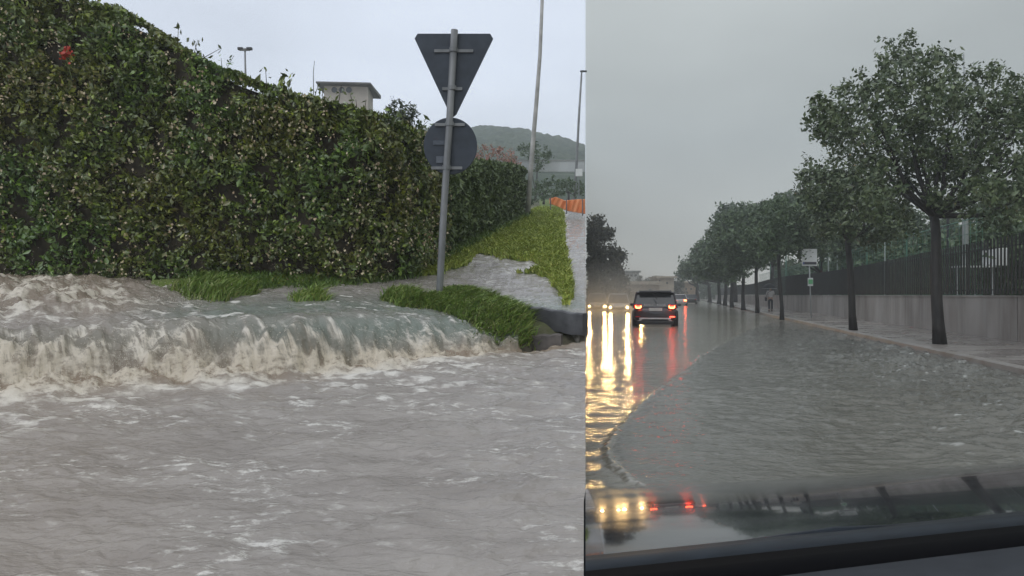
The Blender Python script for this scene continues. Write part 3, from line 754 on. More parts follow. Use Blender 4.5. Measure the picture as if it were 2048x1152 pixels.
for i in range(8):
    for k in range(N): m.f.append((i * N + k, i * N + (k + 1) % N, (i + 1) * N + (k + 1) % N, (i + 1) * N + k))
cnp = m.build('canopy', simple('dark_umbrella_cloth', (.03, .032, .036), .5, .1), um, smooth=True)
so_ = cnp.modifiers.new('solid', 'SOLIDIFY'); so_.thickness = .008
m = MB(); rim_ = [(R_ * (1 - .05 * abs(math.sin(4 * 2 * math.pi * k / N))) * math.cos(2 * math.pi * k / N) - .06, R_ * (1 - .05 * abs(math.sin(4 * 2 * math.pi * k / N))) * math.sin(2 * math.pi * k / N) + .2, 1.605) for k in range(N + 1)]
m.tube(rim_, .008, 5, cap=False); m.build('canopy_rim', signw, um, smooth=True)
MB().tube([(-.0, .26, 1.28), (-.06, .2, 1.90), (-.06, .2, 2.02)], .012, 6).build('shaft', bagm, um)

# ------------------------------------------------------------------ posts and masts behind the fence
greenp = simple('green_painted_steel', (.08, .20, .14), .5, .15)
pale_g = simple('pale_steel', (.45, .50, .48), .45, .1)
gf = empty('court_fence', (wall_x(30) + 1.5, 30, -.7)); tag(gf, 'green steel sports court fence with tall pale posts behind the dark slats', 'fence')
def GF(p): return Vector(p) - Vector(gf.location)
for pxp in (1541, 1572, 1640, 1657, 1675, 1734, 1770, 1813):
    # solve distance of the court line at this column
    Dq = 9.8 * F / (pxp - CX - .235 * F) if pxp > 1375 else 100
    Dq = min(Dq, 95)
    x_ = (pxp - CX) * Dq / F
    MB().tube([GF((x_, Dq, -.8)), GF((x_, Dq, (HZ - (462 if pxp > 1600 else 505)) * Dq / F))], .03 * Dq / 35, 6).build('post', pale_g if pxp in (1657, 1675, 1770) else greenp, gf)
for zz in (1.55, 2.6):
    MB().tube([GF((.235 * 24 + 9.8, 24, zz)), GF((.235 * 95 + 9.8, 95, zz))], .018, 6).build('rail', greenp, gf)
m = MB()
d = 24.
while d < 95:
    m.tube([GF((.235 * d + 9.8, d, -.5)), GF((.235 * d + 9.8, d, 2.6))], .008, 3); d += .5
for z_ in np.arange(0, 2.6, .35): m.tube([GF((.235 * 24 + 9.8, 24, z_)), GF((.235 * 95 + 9.8, 95, z_))], .008, 3)
m.build('mesh_panel', greenp, gf)
mr_ = empty('floodlight_mast', XZ(1931, 27, -.75)); tag(mr_, 'tall pale grey mast rising through the crown of the largest tree', 'mast')
def ML(p): return Vector(p) - Vector(mr_.location)
MB().tube([ML(XZ(1932, 27, -.75)), ML(P(1930, 400, 27)), ML(P(1928, 150, 27))], [.11, .10, .07], 12).build('pole', gal, mr_, smooth=True)
MB().tube([ML(P(1928, 150, 27)), ML(P(1927, 108, 27))], .025, 6).build('antenna', gal, mr_)
dk = empty('lamp_post', XZ(1896, 30, -.75)); tag(dk, 'thin dark post behind the fence between nearest trunk and grey mast', 'post')
MB().tube([(0, 0, 0), (0, 0, 4.6)], .055, 8).build('pole', black_trim, dk); MB().box((.2, 0, 4.62), (.6, .16, .08)).build('lamp_head', black_trim, dk, bevel=.02)
wh_ = empty('white_shelter', XZ(1985, 27, -.75)); tag(wh_, 'white shelter glimpsed through the dark slats right of the mast', 'shelter')
def WL(p): return Vector(p) - Vector(wh_.location)
a_, b_ = P(1978, 497, 27), P(2002, 532, 27)
MB().box(WL((a_ + b_) / 2), (b_.x - a_.x, .8, a_.z - b_.z)).build('side_panel', signw, wh_, bevel=.02)
a_, b_ = P(1912, 530, 27), P(1990, 537, 27)
MB().box(WL((a_ + b_) / 2), (b_.x - a_.x, .6, .06)).build('ledge', signw, wh_)
for q in (1915, 1950, 1985): MB().tube([WL(XZ(q, 27, -.75)), WL(P(q, 535, 27))], .03, 6).build('leg', gal, wh_)

# ------------------------------------------------------------------ own car bonnet, below the windscreen
# profile of the bonnet: integrate its slope so that it dips towards the nose
def bonnet_curve(y_top, y_bot, D0=2.15, n=60):
    ys = np.linspace(y_top, y_bot, n); Ds_ = [D0]
    u = np.linspace(0, 1, n)
    dep = np.arctan((ys - HZ) / F); el = np.radians(np.interp(u, [0, .16, .34, 1], [-9, -2.6, .3, 9.5]))
    tilt = (dep - el) / 2
    for i in range(1, n):
        mm_ = (ys[i - 1] - HZ) / F; dm = (ys[i] - ys[i - 1]) / F
        Ds_.append(Ds_[-1] * (1 - dm / (mm_ - math.tan(tilt[i - 1]))))
    return ys, np.array(Ds_)
cols = np.linspace(1171, 2400, 60)
X_, Y_, Z_ = [], [], []
for c_ in cols:
    u = (c_ - 1171) / 877.
    yt = 978 - 56 * u + 6 * math.sin(u * 3); yb_ = 1124 - 92 * u
    ys, Dd = bonnet_curve(yt, yb_, 2.1)
    X_.append((c_ - CX) * Dd / F); Y_.append(Dd); Z_.append((HZ - ys) * Dd / F)
X_, Y_, Z_ = np.array(X_).T, np.array(Y_).T, np.array(Z_).T
hood_m = NT('wet_dark_blue_paint', (.012, .015, .022), .09); hood_m.b.inputs['Coat Weight'].default_value = 1; hood_m.b.inputs['Coat Roughness'].default_value = .03
hood_m.bump(hood_m.noise(26, 3), .06, .004)
hood_m.rough(hood_m.ramp(hood_m.noise(3, 5, (1, 3, 1)), [(.35, (.06, .06, .06)), (.7, (.22, .22, .22))])); hood_m.b.inputs['Coat Weight'].default_value = .6
own = empty('car', (1.0, 1.2, ROAD_Z)); tag(own, 'dark glossy wet bonnet of the nearest car across the bottom right, mirroring sky and trees', 'car')
def OWN(o): o.parent = own; o.matrix_parent_inverse = Matrix.Translation(own.location).inverted(); return o
OWN(grid('bonnet', X_, Y_, Z_, hood_m.m))
# wing (left side) and nose falling away from the bonnet edge
m = MB(); n = X_.shape[0]
for i in range(n):
    x, y, z = X_[i, 0], Y_[i, 0], Z_[i, 0]
    m.v += [(x + .003, y, z - .002), (x + .012, y, z - .05), (x + .02, y, -.95)]
for i in range(n - 1):
    for k in (0, 1): m.f.append((i * 3 + k, i * 3 + k + 1, i * 3 + k + 4, i * 3 + k + 3))
OWN(m.build('wing', hood_m.m, smooth=True))
m = MB(); nc = X_.shape[1]
for j in range(nc):
    x, y, z = X_[0, j], Y_[0, j], Z_[0, j]
    m.v += [(x, y + .0, z - .002), (x, y + .05, z - .05), (x, y + .06, -1.1)]
for j in range(nc - 1):
    for k in (0, 1): m.f.append((j * 3 + k, j * 3 + k + 1, j * 3 + k + 4, j * 3 + k + 3))
OWN(m.build('nose', hood_m.m, smooth=True))
# cowl, wiper arm and dashboard
cowl_m = simple('cowl_plastic', (.012, .017, .024), .5, .3, 20, spec=.2); dash_m = simple('dashboard_grey', (.05, .054, .062), .85, .1, 30, spec=.15, bump=.3)
def band(u0t, u1t, y0a, y0b, y1a, y1b, Da, Db, mat, name, drop=.05):
    """a moulded strip between two lines given at the left and right ends"""
    m = MB(); N = 40
    for i in range(N + 1):
        u = i / N; c_ = u0t + (u1t - u0t) * u; v = (c_ - 1171) / 877.
        ya, yb2 = y0a + (y0b - y0a) * v, y1a + (y1b - y1a) * v
        p0, p1 = P(c_, ya, Da), P(c_, yb2, Db)
        mid = (p0 + p1) / 2 + Vector((0, 0, .006))
        m.v += [tuple(p0 - Vector((0, 0, drop))), tuple(p0), tuple(mid), tuple(p1), tuple(p1 - Vector((0, 0, drop)))]
    for i in range(N):
        for k in range(4): m.f.append((i * 5 + k, i * 5 + k + 1, i * 5 + k + 6, i * 5 + k + 5))
    return OWN(m.build(name, mat, smooth=True))
band(1171, 2400, 1112, 1022, 1152, 1058, 1.0, .86, cowl_m, 'cowl', .03)
band(1171, 2400, 1142, 1050, 1215, 1110, .85, .66, simple('black_gasket', (.003, .003, .004), .8, 0, spec=.05), 'gasket', .03)
band(1171, 2400, 1200, 1092, 1500, 1500, .655, .4, dash_m, 'dashboard', .1)
w0, w1 = P(1400, 1106, 1.02), P(1960, 1052, .96)
OWN(MB().tube([w0, w0.lerp(w1, .5) + Vector((0, 0, .01)), w1], [.009, .008, .006], 6).build('wiper', cowl_m, smooth=True))

exec_left = True
del exec_left
# ------------------------------------------------------------------ hillside street (left): everything rises at the grade SL
def S(D): return SL * np.asarray(D)
def LP(px, py, lev):
    """point on the inclined plane lev metres below the eye line, seen at (px,py)"""
    D = -lev * F / (py - 370.0)
    return Vector(((px - CX) * D / F, D, lev + SL * D))
kx = np.array([-2500, -800, 0, 300, 600, 750, 900, 1010, 1100, 1171]); ky = np.array([860, 815, 788, 768, 748, 730, 712, 703, 694, 684])
kD = 1.7 * F / (ky - 370.); kX = (kx - CX) * kD / F
def kerbD(X): return np.interp(X, kX, kD)
def verge_level(PXv, D):
    return -1.25 - .20 * sstep(650, 1000, PXv) * sstep(15, 8.5, D)
pxs = np.concatenate([np.linspace(-2400, -60, 60), np.linspace(-40, SEAM, 760)])
ivs = np.linspace(1 / 1.6, 1 / 62., 900)
# finer rows where the weir is
PXv, IVv = np.meshgrid(pxs, ivs); D = 1 / IVv; X = (PXv - CX) * D / F
PY = 370 + 1.3 * F / D
s = D - kerbD(X)                                  # metres behind the lower water line
right = sstep(1050, 1110, PXv)
lump = fbm(X * 1.5, D * 1.5 + 7, 3, 2)
wd = .62 + .12 * perlin(X * .9, D * 0 + 3.3, 4)
dbm = np.interp(PXv, [1048, 1171], [8.40, 8.0]); rsel = sstep(1036, 1050, PXv)
t = np.clip((s * (1 - rsel) + (D - dbm) * rsel + (.20 * perlin(X * 1.3, D * 0 + 1.1, 1) + .10 * perlin(X * 4.3, D * .8 + 1.1, 1) + .05 * perlin(X * 11, D * 3, 6)) * sstep(1080, 1000, PXv)) / (wd * (1 - .8 * rsel)), 0, 1)
fall = 1 - (1 - t) ** 2.3
VL = verge_level(PXv, D)
base = -1.7 + (VL + 1.7) * fall
# folds of water on the falling face
face = np.exp(-((t - .42) / .36) ** 2) * (t > 0) * (t < 1)
fold = 1 - 2.2 * np.abs(perlin(X * 4.2 + s * 2.6, s * .9, 3))
fold2 = 1 - 2.2 * np.abs(perlin(X * 8.5 + s * 6.0 + .6 * perlin(X * 5, s * 5, 2), s * 2.2, 6))
leftw = sstep(800, 250, PXv)
disp = face * (.030 * fold + .022 * fold2)
# turbulent roll where the fall hits the street
roll = np.exp(-((s - .02) / .20) ** 2)
boil = .5 + .5 * fbm(X * 2.6, D * 3.4, 4, 5)
disp += roll * (.05 + .06 * leftw) * boil * sstep(1080, 940, PXv)
# boiling muddy surge on the upper left
surge = leftw * sstep(.5, 1.2, s) * sstep(4.8, 2.6, s)
disp += surge * (.09 + .11 * fbm(X * 2.2, D * 2.0, 4, 6) + .07 * (1 - 2 * np.abs(perlin(X * 2.6, D * 2.0, 2)))) * sstep(420, 60, PXv)
disp += surge * .05 * fbm(X * 2.5, D * 2.5, 3, 4) + surge * .07 * fbm(X * 6, D * 5, 4, 2) * sstep(520, 60, PXv)
disp += roll * .07 * fbm(X * 7, D * 8, 4, 1) * sstep(1080, 940, PXv) + face * leftw * .09 * fbm(X * 4, D * 4 + t, 4, 3)
disp += roll * leftw * .06 * (1 - 2 * np.abs(perlin(X * 3.3, D * 4, 2)))
midr = leftw * np.exp(-((s - .55) / .35) ** 2)
disp += midr * .07 * fbm(X * 2.2, D * 3, 4, 1)
# street chop
street = (s < 0)
amp = .030 + .040 * np.exp(s / .9) * street
chopL = fbm(X * 2.0 + .4 * perlin(X, D, 2), D * 4.2, 4, 0)
rid = 1 - 2.4 * np.abs(perlin(X * 1.6 + .6 * perlin(X * .7, D, 3), D * 4.4, 7))
disp += np.where(street, amp * (chopL * 1.0 + rid * .25), 0)
disp += np.where(~street, .022 * fbm(X * 2.4, D * 2.6, 4, 3) + .016 * fbm(X * 7, D * 8, 3, 5), 0)
disp += np.where(street, .020 * fbm(X * 4.0 + perlin(X * 2, D * 2, 1), D * 8, 3, 4), 0)
# --- where water covers the verge (in plan, read off the photo as positions on the slope)
def seg_d(px_, py_, ax, ay, bx, by):
    l2 = (bx - ax) ** 2 + (by - ay) ** 2; tt = np.clip(((px_ - ax) * (bx - ax) + (py_ - ay) * (by - ay)) / l2, 0, 1)
    return np.hypot(px_ - ax - tt * (bx - ax), py_ - ay - tt * (by - ay))
PYv = 370 - VL * F / D
wob = 9 * fbm(X * 2.2, D * 1.6, 4, 2)
def inpoly(poly):
    ins = np.zeros(PXv.shape, bool); dmin = np.full(PXv.shape, 1e9); n = len(poly)
    for i in range(n):
        (ax, ay), (bx, by) = poly[i], poly[(i + 1) % n]
        c = ((ay > PYv) != (by > PYv)) & (PXv < (bx - ax) * (PYv - ay) / (by - ay + 1e-9) + ax); ins ^= c
        dmin = np.minimum(dmin, seg_d(PXv, PYv, ax, ay, bx, by))
    return np.where(ins, dmin, -dmin)
clump = inpoly([(765, 598), (800, 588), (858, 596), (880, 585), (940, 582), (1000, 604), (1050, 622), (1075, 650), (1112, 662), (1122, 676), (1085, 684), (1060, 697), (1015, 690), (985, 668), (930, 640), (870, 618), (800, 612)])
bank = inpoly([(520, 575), (700, 566), (835, 552), (880, 546), (935, 534), (950, 510), (1000, 512), (1040, 522), (1090, 532), (1045, 545), (1090, 556), (1120, 580), (1132, 612), (1145, 600), (1143, 560), (1132, 500), (1128, 430), (1126, 390), (300, 390), (300, 575)])
holes = np.maximum(inpoly([(945, 520), (975, 512), (1010, 516), (995, 526), (955, 528)]), inpoly([(985, 546), (1040, 532), (1085, 536), (1045, 545), (1010, 552)]))
tuft = inpoly([(340, 578), (400, 566), (470, 572), (515, 586), (450, 600), (380, 596)])
tuft2 = np.maximum(inpoly([(583, 594), (640, 590), (655, 600), (590, 604)]), inpoly([(770, 596), (830, 590), (830, 606), (790, 612)]))
dry = np.maximum(np.maximum(clump, bank), np.maximum(tuft, tuft2) * 1.0)
dry = np.where(holes > 0, -holes, dry)
dry = dry + wob * .8
grassh = sstep(-6, 8, dry) * sstep(-.02, .15, s)
# ground sits under the water, and rises out of it where the verge is dry
gz = np.where(s < 0, -1.95, -1.95 + (VL + 1.95) * np.clip((s) / .5, 0, 1) ** .6) - .07 + .10 * grassh + .015 * fbm(X * 3, D * 3, 3, 1) + .05 * sstep(0, 40, clump) * (s > .2)
GZ = gz + S(D)
WZ = base + disp - .3 * rsel * sstep(.02, -.04, D - dbm) * sstep(-.02, .08, s) + S(D) - .05 * sstep(-2, 14, dry) * (s > .1)
# foam and mud masks
st1 = fbm(X * 2.4 + perlin(X * .8, D * .9, 1), D * 6.5, 4, 3); st2 = fbm(X * 6, D * 13, 3, 5)
foot = np.exp(-np.clip(-s, 0, 9) / .32) * (s < .05)
threads = sstep(.62, .98, fold2 * .55 + .45 * fold + .15 * st2)
foam = roll * (.42 + 1.0 * st1 + .5 * st2) * sstep(1100, 900, PXv) * (1.1 + .1 * leftw)
foam += foot * (.55 + .9 * st1 + .3 * st2) * sstep(1060, 900, PXv)
foam += sstep(.25, .55, st1 * .6 + st2 * .55 + .15 * leftw) * .55 * (s > .55) * (s < 2.2) * (PXv < 900)
foam += face * threads * .75 * sstep(1120, 900, PXv)
foam += face * leftw * .62 * sstep(.1, .5, st1 + .3 + .6 * perlin(X * 1.3, D, 6))
foam += surge * .95 * sstep(-.2, .3, fbm(X * 3.8, D * 4.6, 4, 1)) * sstep(520, 60, PXv)
foam += np.where(s >= 0, sstep(.35, .62, st1 * .7 + st2 * .5) * .45, 0)
decay = np.exp(s / 1.2)
patch = sstep(-.15, .5, perlin(X * .55 + 4, D * 1.1, 2) + .25 * perlin(X * 1.3, D * 2.2, 4))
foam += np.where(street, sstep(.16, .58, rid * .36 + st1 * .55 + st2 * .45) * (.22 + .55 * decay) * (.5 + .75 * patch), 0)
foam += (np.exp(-((dry + 2) / 5.) ** 2) * .25 + .0) * (s > .3) * (PXv > 930)
foam += .30 * sstep(-.1, .6, fbm(X * 5, D * 3.4, 4, 2)) * (s > .4) * (PXv > 940)
brown = np.clip(.45 * foot + .75 * leftw * sstep(.3, 1.4, s) * sstep(480, 150, PXv) + .7 * roll + .6 * face * leftw + .3 * sstep(600, 0, PXv) * street, 0, 1)
green = np.clip(face * (1 - .6 * leftw) + sstep(.3, .8, s) * sstep(200, 450, PXv) * sstep(2.4, .8, s) * .9, 0, 1) * (1 - threads * .5)
lw = NT('muddy_flood_water', (.33, .30, .27), .2, .5); lw.b.inputs['IOR'].default_value = 1.5
nA = lw.noise(1.6, 5, (1, 2.6, 1)); nB = lw.noise(7, 5, (1, 2.8, 1)); nC = lw.noise(24, 5, (1, 2.0, 1), .65)
c0 = lw.ramp(nA, [(.3, (.28, .25, .225)), (.7, (.38, .345, .315))])
c1 = lw.mix(lw.attr('brown'), c0, (.32, .245, .175)); c1 = lw.mix(lw.attr('green'), c1, (.195, .225, .19))
cv = lw.n('ShaderNodeCombineXYZ'); lw.l(lw.math('MULTIPLY', lw.attr('su'), 16.), cv.inputs[0]); lw.l(lw.math('MULTIPLY', lw.attr('sv'), 3.2), cv.inputs[1])
ns_ = lw.n('ShaderNodeTexNoise'); ns_.inputs['Scale'].default_value = 1.; ns_.inputs['Detail'].default_value = 6; ns_.inputs['Roughness'].default_value = .65; ns_.inputs['Distortion'].default_value = .6; lw.l(cv.outputs[0], ns_.inputs[0])
strk = lw.ramp(ns_.outputs[0], [(.42, (0, 0, 0)), (.68, (1, 1, 1))])
nF = lw.noise(11, 8, (1, 1.6, 1.6), .72)
frothy = lw.ramp(nF, [(.36, (0, 0, 0)), (.66, (1, 1, 1))])
sel = lw.mix(lw.attr('froth'), lw.math('ADD', lw.math('MULTIPLY', nB, 1.3), .38), lw.math('ADD', lw.math('MULTIPLY', frothy, 1.25), .22))
nW = lw.ramp(lw.noise(1.1, 3, (1, 1.8, 1)), [(.38, (.15, .15, .15)), (.66, (1, 1, 1))])
nV = lw.ramp(lw.noise(8, 7, (1, 2.6, 1), .7), [(.50, (0, 0, 0)), (.66, (1, 1, 1))])
sel = lw.mix(lw.attr('face'), sel, lw.math('ADD', lw.math('MULTIPLY', strk, 1.3), .12))
fo = lw.math('MULTIPLY', lw.attr('foam'), sel)
fo = lw.math('ADD', fo, lw.math('MULTIPLY', lw.math('MULTIPLY', nW, nV), .78))
fmask = lw.ramp(fo, [(.18, (0, 0, 0)), (.8, (1, 1, 1))])
fcol = lw.mix(lw.attr('brown'), (.76, .73, .68), (.76, .67, .54))
lw.color(lw.mix(fmask, c1, fcol))
lw.rough(lw.math('ADD', lw.math('MULTIPLY', fmask, .45), .07))
hgt_ = lw.math('ADD', lw.math('ADD', nB, lw.math('MULTIPLY', nC, .35)), lw.math('ADD', lw.math('MULTIPLY', lw.math('MULTIPLY', nF, lw.attr('froth')), 1.4), lw.math('MULTIPLY', lw.math('MULTIPLY', ns_.outputs[0], lw.attr('face')), 1.2)))
lw.bump(hgt_, .6, .05)
tag(grid('flood_water', X, D, WZ, lw.m, {'foam': np.clip(foam, 0, 1), 'brown': brown, 'green': green, 'face': face, 'su': X + s * .75, 'sv': s, 'froth': np.clip(roll + foot * .7 + surge * sstep(520, 60, PXv) + face * leftw * .6, 0, 1)}), kind='structure')
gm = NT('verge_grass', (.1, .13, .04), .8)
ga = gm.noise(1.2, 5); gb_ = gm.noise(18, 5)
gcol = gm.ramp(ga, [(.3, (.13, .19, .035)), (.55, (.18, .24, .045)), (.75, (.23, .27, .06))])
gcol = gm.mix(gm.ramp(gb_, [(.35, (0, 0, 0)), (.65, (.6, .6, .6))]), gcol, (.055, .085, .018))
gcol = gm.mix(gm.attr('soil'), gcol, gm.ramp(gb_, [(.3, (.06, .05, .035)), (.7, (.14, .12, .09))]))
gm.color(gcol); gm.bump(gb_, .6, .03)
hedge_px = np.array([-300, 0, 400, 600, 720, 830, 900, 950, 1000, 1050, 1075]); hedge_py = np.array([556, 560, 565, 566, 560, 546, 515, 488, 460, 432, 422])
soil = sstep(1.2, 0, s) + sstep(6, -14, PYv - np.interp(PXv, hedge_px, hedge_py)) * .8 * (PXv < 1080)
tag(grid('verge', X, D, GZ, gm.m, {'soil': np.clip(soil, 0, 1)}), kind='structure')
# bank wall that carries the hillside street beside the level one
bk_ = MB()
for d in np.concatenate([np.linspace(2.7, 62, 60), [90, 140, 250]]):
    xs_ = (SEAM - CX) * d / F
    zt = -1.95 + SL * d + (.45 if d > 9 else 0)
    bk_.v += [(xs_ - .02, d, zt + .02), (xs_ - .12 - .003 * d, d, min(-1.5, zt - .2))]
for i in range(len(bk_.v) // 2 - 1): bk_.f.append((2 * i, 2 * i + 1, 2 * i + 3, 2 * i + 2))
tag(bk_.build('embankment', conc.m), kind='structure')

# kerb stones at the mouth of the side street
root = empty('kerb_beam', LP(1110, 650, -1.45)); tag(root, 'dark wet concrete kerb beam with water spilling over it beyond the grass clump', 'kerb')
a, b = XZ(1048, 8.35, -1.37 + SL * 8.35), XZ(1170.5, 7.95, -1.40 + SL * 7.95)
m = MB(); ln = (b - a); ang = math.atan2(ln.y, ln.x)
def beam(a, b, w_, h_, org, n=12, seed=1):
    m = MB(); d_ = (b - a).normalized(); nn = Vector((-d_.y, d_.x, 0)).normalized()
    for i in range(n + 1):
        p = a.lerp(b, i / n) + Vector((0, 0, .008 * math.sin(i * 1.7 + seed)))
        for (o_, z_) in ((-w_ / 2, -h_), (-w_ / 2, -.015), (-w_ / 2 + .02, 0), (w_ / 2 - .02, 0), (w_ / 2, -.015), (w_ / 2, -h_)):
            q = p + nn * o_ + Vector((0, 0, z_)) - org; m.v.append(tuple(q))
    for i in range(n):
        for k in range(5): m.f.append((i * 6 + k, i * 6 + k + 1, i * 6 + k + 7, i * 6 + k + 6))
    m.f.append(tuple(range(6))); m.f.append(tuple(reversed(range(n * 6, n * 6 + 6))))
    return m
dkc = NT('dark_wet_concrete', (.06, .06, .065), .3); dkc.color(dkc.ramp(dkc.noise(6, 5), [(.3, (.045, .045, .05)), (.7, (.11, .11, .115))])); dkc.bump(dkc.noise(30, 4), .4, .006)
beam(a, b, .14, .24, Vector(root.location)).build('stone', dkc.m, root)
r2 = empty('kerb_stone', LP(1095, 690, -1.7)); tag(r2, 'short broken brownish kerb stone at the street edge below the grass clump', 'kerb')
beam(XZ(1064, 7.80, -1.60 + SL * 7.80), XZ(1124, 7.72, -1.57 + SL * 7.72), .12, .3, Vector(r2.location), 8, 3).build('stone', simple('brown_stone', (.10, .085, .075), .5, .5, 9, bump=.9), r2)

# ---- hedges
def hedge(name, label, pts, leafm, dens, size, seed, blossom_glint=None, core_col=(.045, .036, .022), shoots=True, thick=.7, bmat=None):
    """pts: list of (px, base_py, D, top_py)"""
    rng = np.random.default_rng(seed)
    bx = [XZ(p, d, (HZ - by) * d / F) for (p, by, d, tp) in pts]
    ht = [(by - tp) * d / F for (p, by, d, tp) in pts]
    root = empty(name, bx[len(bx) // 2]); o = np.array(bx[len(bx) // 2]); tag(root, label, 'hedge')
    B = np.array(bx); seg = np.linalg.norm(np.diff(B[:, :2], axis=0), axis=1); cum = np.concatenate([[0], np.cumsum(seg)])
    ht = np.array(ht); T = cum[-1]
    def at(sv):
        return np.stack([np.interp(sv, cum, B[:, i]) for i in range(3)], -1), np.interp(sv, cum, ht)
    def nrm(sv):
        p0, _ = at(np.clip(sv - .4, 0, T)); p1, _ = at(np.clip(sv + .4, 0, T)); d_ = p1 - p0; d_[:, 2] = 0; d_ /= np.linalg.norm(d_, axis=1, keepdims=True) + 1e-9
        return np.stack([d_[:, 1], -d_[:, 0], 0 * d_[:, 0]], -1)     # faces the street
    # core sheet: twig brown, darkened to stand for the shade inside
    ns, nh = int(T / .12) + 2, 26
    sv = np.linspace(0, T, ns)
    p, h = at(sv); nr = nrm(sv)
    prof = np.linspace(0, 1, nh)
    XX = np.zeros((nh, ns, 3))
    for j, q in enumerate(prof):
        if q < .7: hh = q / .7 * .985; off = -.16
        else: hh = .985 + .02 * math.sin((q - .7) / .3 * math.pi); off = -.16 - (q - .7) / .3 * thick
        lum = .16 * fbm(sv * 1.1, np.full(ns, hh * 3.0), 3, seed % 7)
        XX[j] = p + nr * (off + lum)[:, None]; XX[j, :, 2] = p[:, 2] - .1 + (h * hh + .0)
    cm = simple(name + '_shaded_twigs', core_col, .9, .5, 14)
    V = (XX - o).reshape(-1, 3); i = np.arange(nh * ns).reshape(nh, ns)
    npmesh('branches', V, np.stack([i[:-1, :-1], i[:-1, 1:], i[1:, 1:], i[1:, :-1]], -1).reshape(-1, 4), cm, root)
    # leaves on a lumpy front and top, denser in clumps
    wgt = np.interp(sv, sv, 1.0 / np.maximum(p[:, 1], 5) ** 1.25 * h); cw = np.cumsum(wgt); cw /= cw[-1]
    tot = int(dens)
    s_ = np.interp(rng.random(tot), cw, sv)
    q = rng.random(tot) ** .85
    p_, h_ = at(s_); n_ = nrm(s_)
    topj = .10 * fbm(s_ * 1.4, s_ * 0 + 2.2, 3, 3) + .05 * perlin(s_ * 5, s_ * 0 + 1, 2)
    lum = .22 * fbm(s_ * 1.1, q * 3.2, 3, seed % 7) + .10 * fbm(s_ * 4, q * h_ * 4, 2, 5)
    dep = rng.random(tot) ** 1.5 * .22
    keep = (perlin(s_ * 3.1, q * h_ * 3.1, 2) + .35 * perlin(s_ * 9, q * h_ * 9, 4)) > -.16 + .13 * rng.normal(size=tot)
    C = p_ + n_ * (lum - dep + .02)[:, None]; C[:, 2] += q * (h_ + topj * h_ * .35)
    tp = rng.random(tot) < .12
    C[tp] = p_[tp] - n_[tp] * (rng.random(tp.sum()) * thick)[:, None]; C[tp, 2] = p_[tp, 2] + (h_ * (1 + topj * .35))[tp] - .04 * rng.random(tp.sum())
    C = C[keep | tp]; dist = C[:, 1]
    szz = size * np.clip((dist / 9.5) ** .75, .8, 2.6)
    leaves('foliage', C - o, szz, leafm, root, wid=.5, n_dir=np.array([0, -.6, .1]), up=.2, rng=rng)
    if shoots:
        ns_ = int(T * 9); s2 = rng.random(ns_) * T; p2, h2 = at(s2); n2 = nrm(s2); cs = []
        m = MB()
        for k in range(ns_):
            b0 = p2[k] - n2[k] * rng.random() * .4 - o; b0[2] += h2[k] * .97
            e = b0 + np.array([rng.normal() * .1, rng.normal() * .1, rng.uniform(.08, .30)])
            m.tube([b0, e], [.006, .003], 4, cap=False)
            for r_ in range(7): cs.append(b0 + (e - b0) * rng.uniform(.2, 1.05) + rng.normal(size=3) * .035)
        m.build('branches', cm, root)
        leaves('shoot_leaves', np.array(cs), size * 1.05, leafm, root, wid=.45, up=.8, rng=rng)
    if blossom_glint:
        nb = blossom_glint; s3 = np.interp(rng.random(nb), cw, sv); q3 = rng.random(nb) ** .9; p3, h3 = at(s3); n3 = nrm(s3)
        C3 = p3 + n3 * (.22 * fbm(s3 * 1.1, q3 * 3.2, 3, seed % 7) + .10)[:, None]; C3[:, 2] += q3 * h3 * .98
        k3 = perlin(s3 * 1.3, q3 * h3 * 1.3, 5) > -.08
        C3 = C3[k3]; C3 = np.repeat(C3, 2, axis=0) + rng.normal(size=(2 * len(C3), 3)) * .02
        leaves('blossom_glint', C3 - o, size * .46, bmat, root, wid=.8, n_dir=np.array([0, -1., .3]), rng=rng)  # pale flecks serve both as blossom and as painted leaf glints
    return root
hl1 = leafmat('hedge_leaf', [(.04, .058, .024), (.075, .10, .038), (.12, .15, .06), (.09, .115, .048), (.14, .13, .07), (.15, .20, .06), (.26, .31, .075)], .28, .8, True)
hl2 = leafmat('low_hedge_leaf', [(.05, .08, .03), (.08, .12, .045), (.11, .15, .055)], .5)
blm = leafmat('pale_blossom_glint', [(.40, .34, .27), (.52, .46, .38), (.28, .20, .14)], .6)
hp = [(-420, 556, 9.8, -130), (-60, 556, 9.7, -75), (120, 560, 9.6, -30), (300, 562, 9.5, 50), (380, 564, 9.4, 100), (440, 565, 9.35, 136), (500, 565, 9.3, 158), (560, 566, 9.25, 172), (620, 566, 9.2, 190), (660, 564, 9.3, 204), (700, 564, 9.3, 212), (740, 560, 9.5, 218), (800, 552, 10.0, 240), (850, 540, 10.7, 262), (885, 524, 12.2, 320)]
hedge('tall_hedge', 'tall dark overgrown hedge with small pale blossoms and painted leaf glints lining the flooded street', hp, hl1, 112000, .068, 3, blossom_glint=3000, bmat=blm)
hp2 = [(880, 524, 12.2, 330), (930, 500, 14.1, 326), (960, 482, 16.4, 322), (1000, 460, 20.5, 326), (1030, 444, 25., 330), (1052, 432, 29.6, 338)]
hedge('low_hedge', 'lower trimmed green hedge running away uphill behind the traffic signs', hp2, hl2, 26000, .075, 5, shoots=False, thick=.5, core_col=(.02, .03, .012))
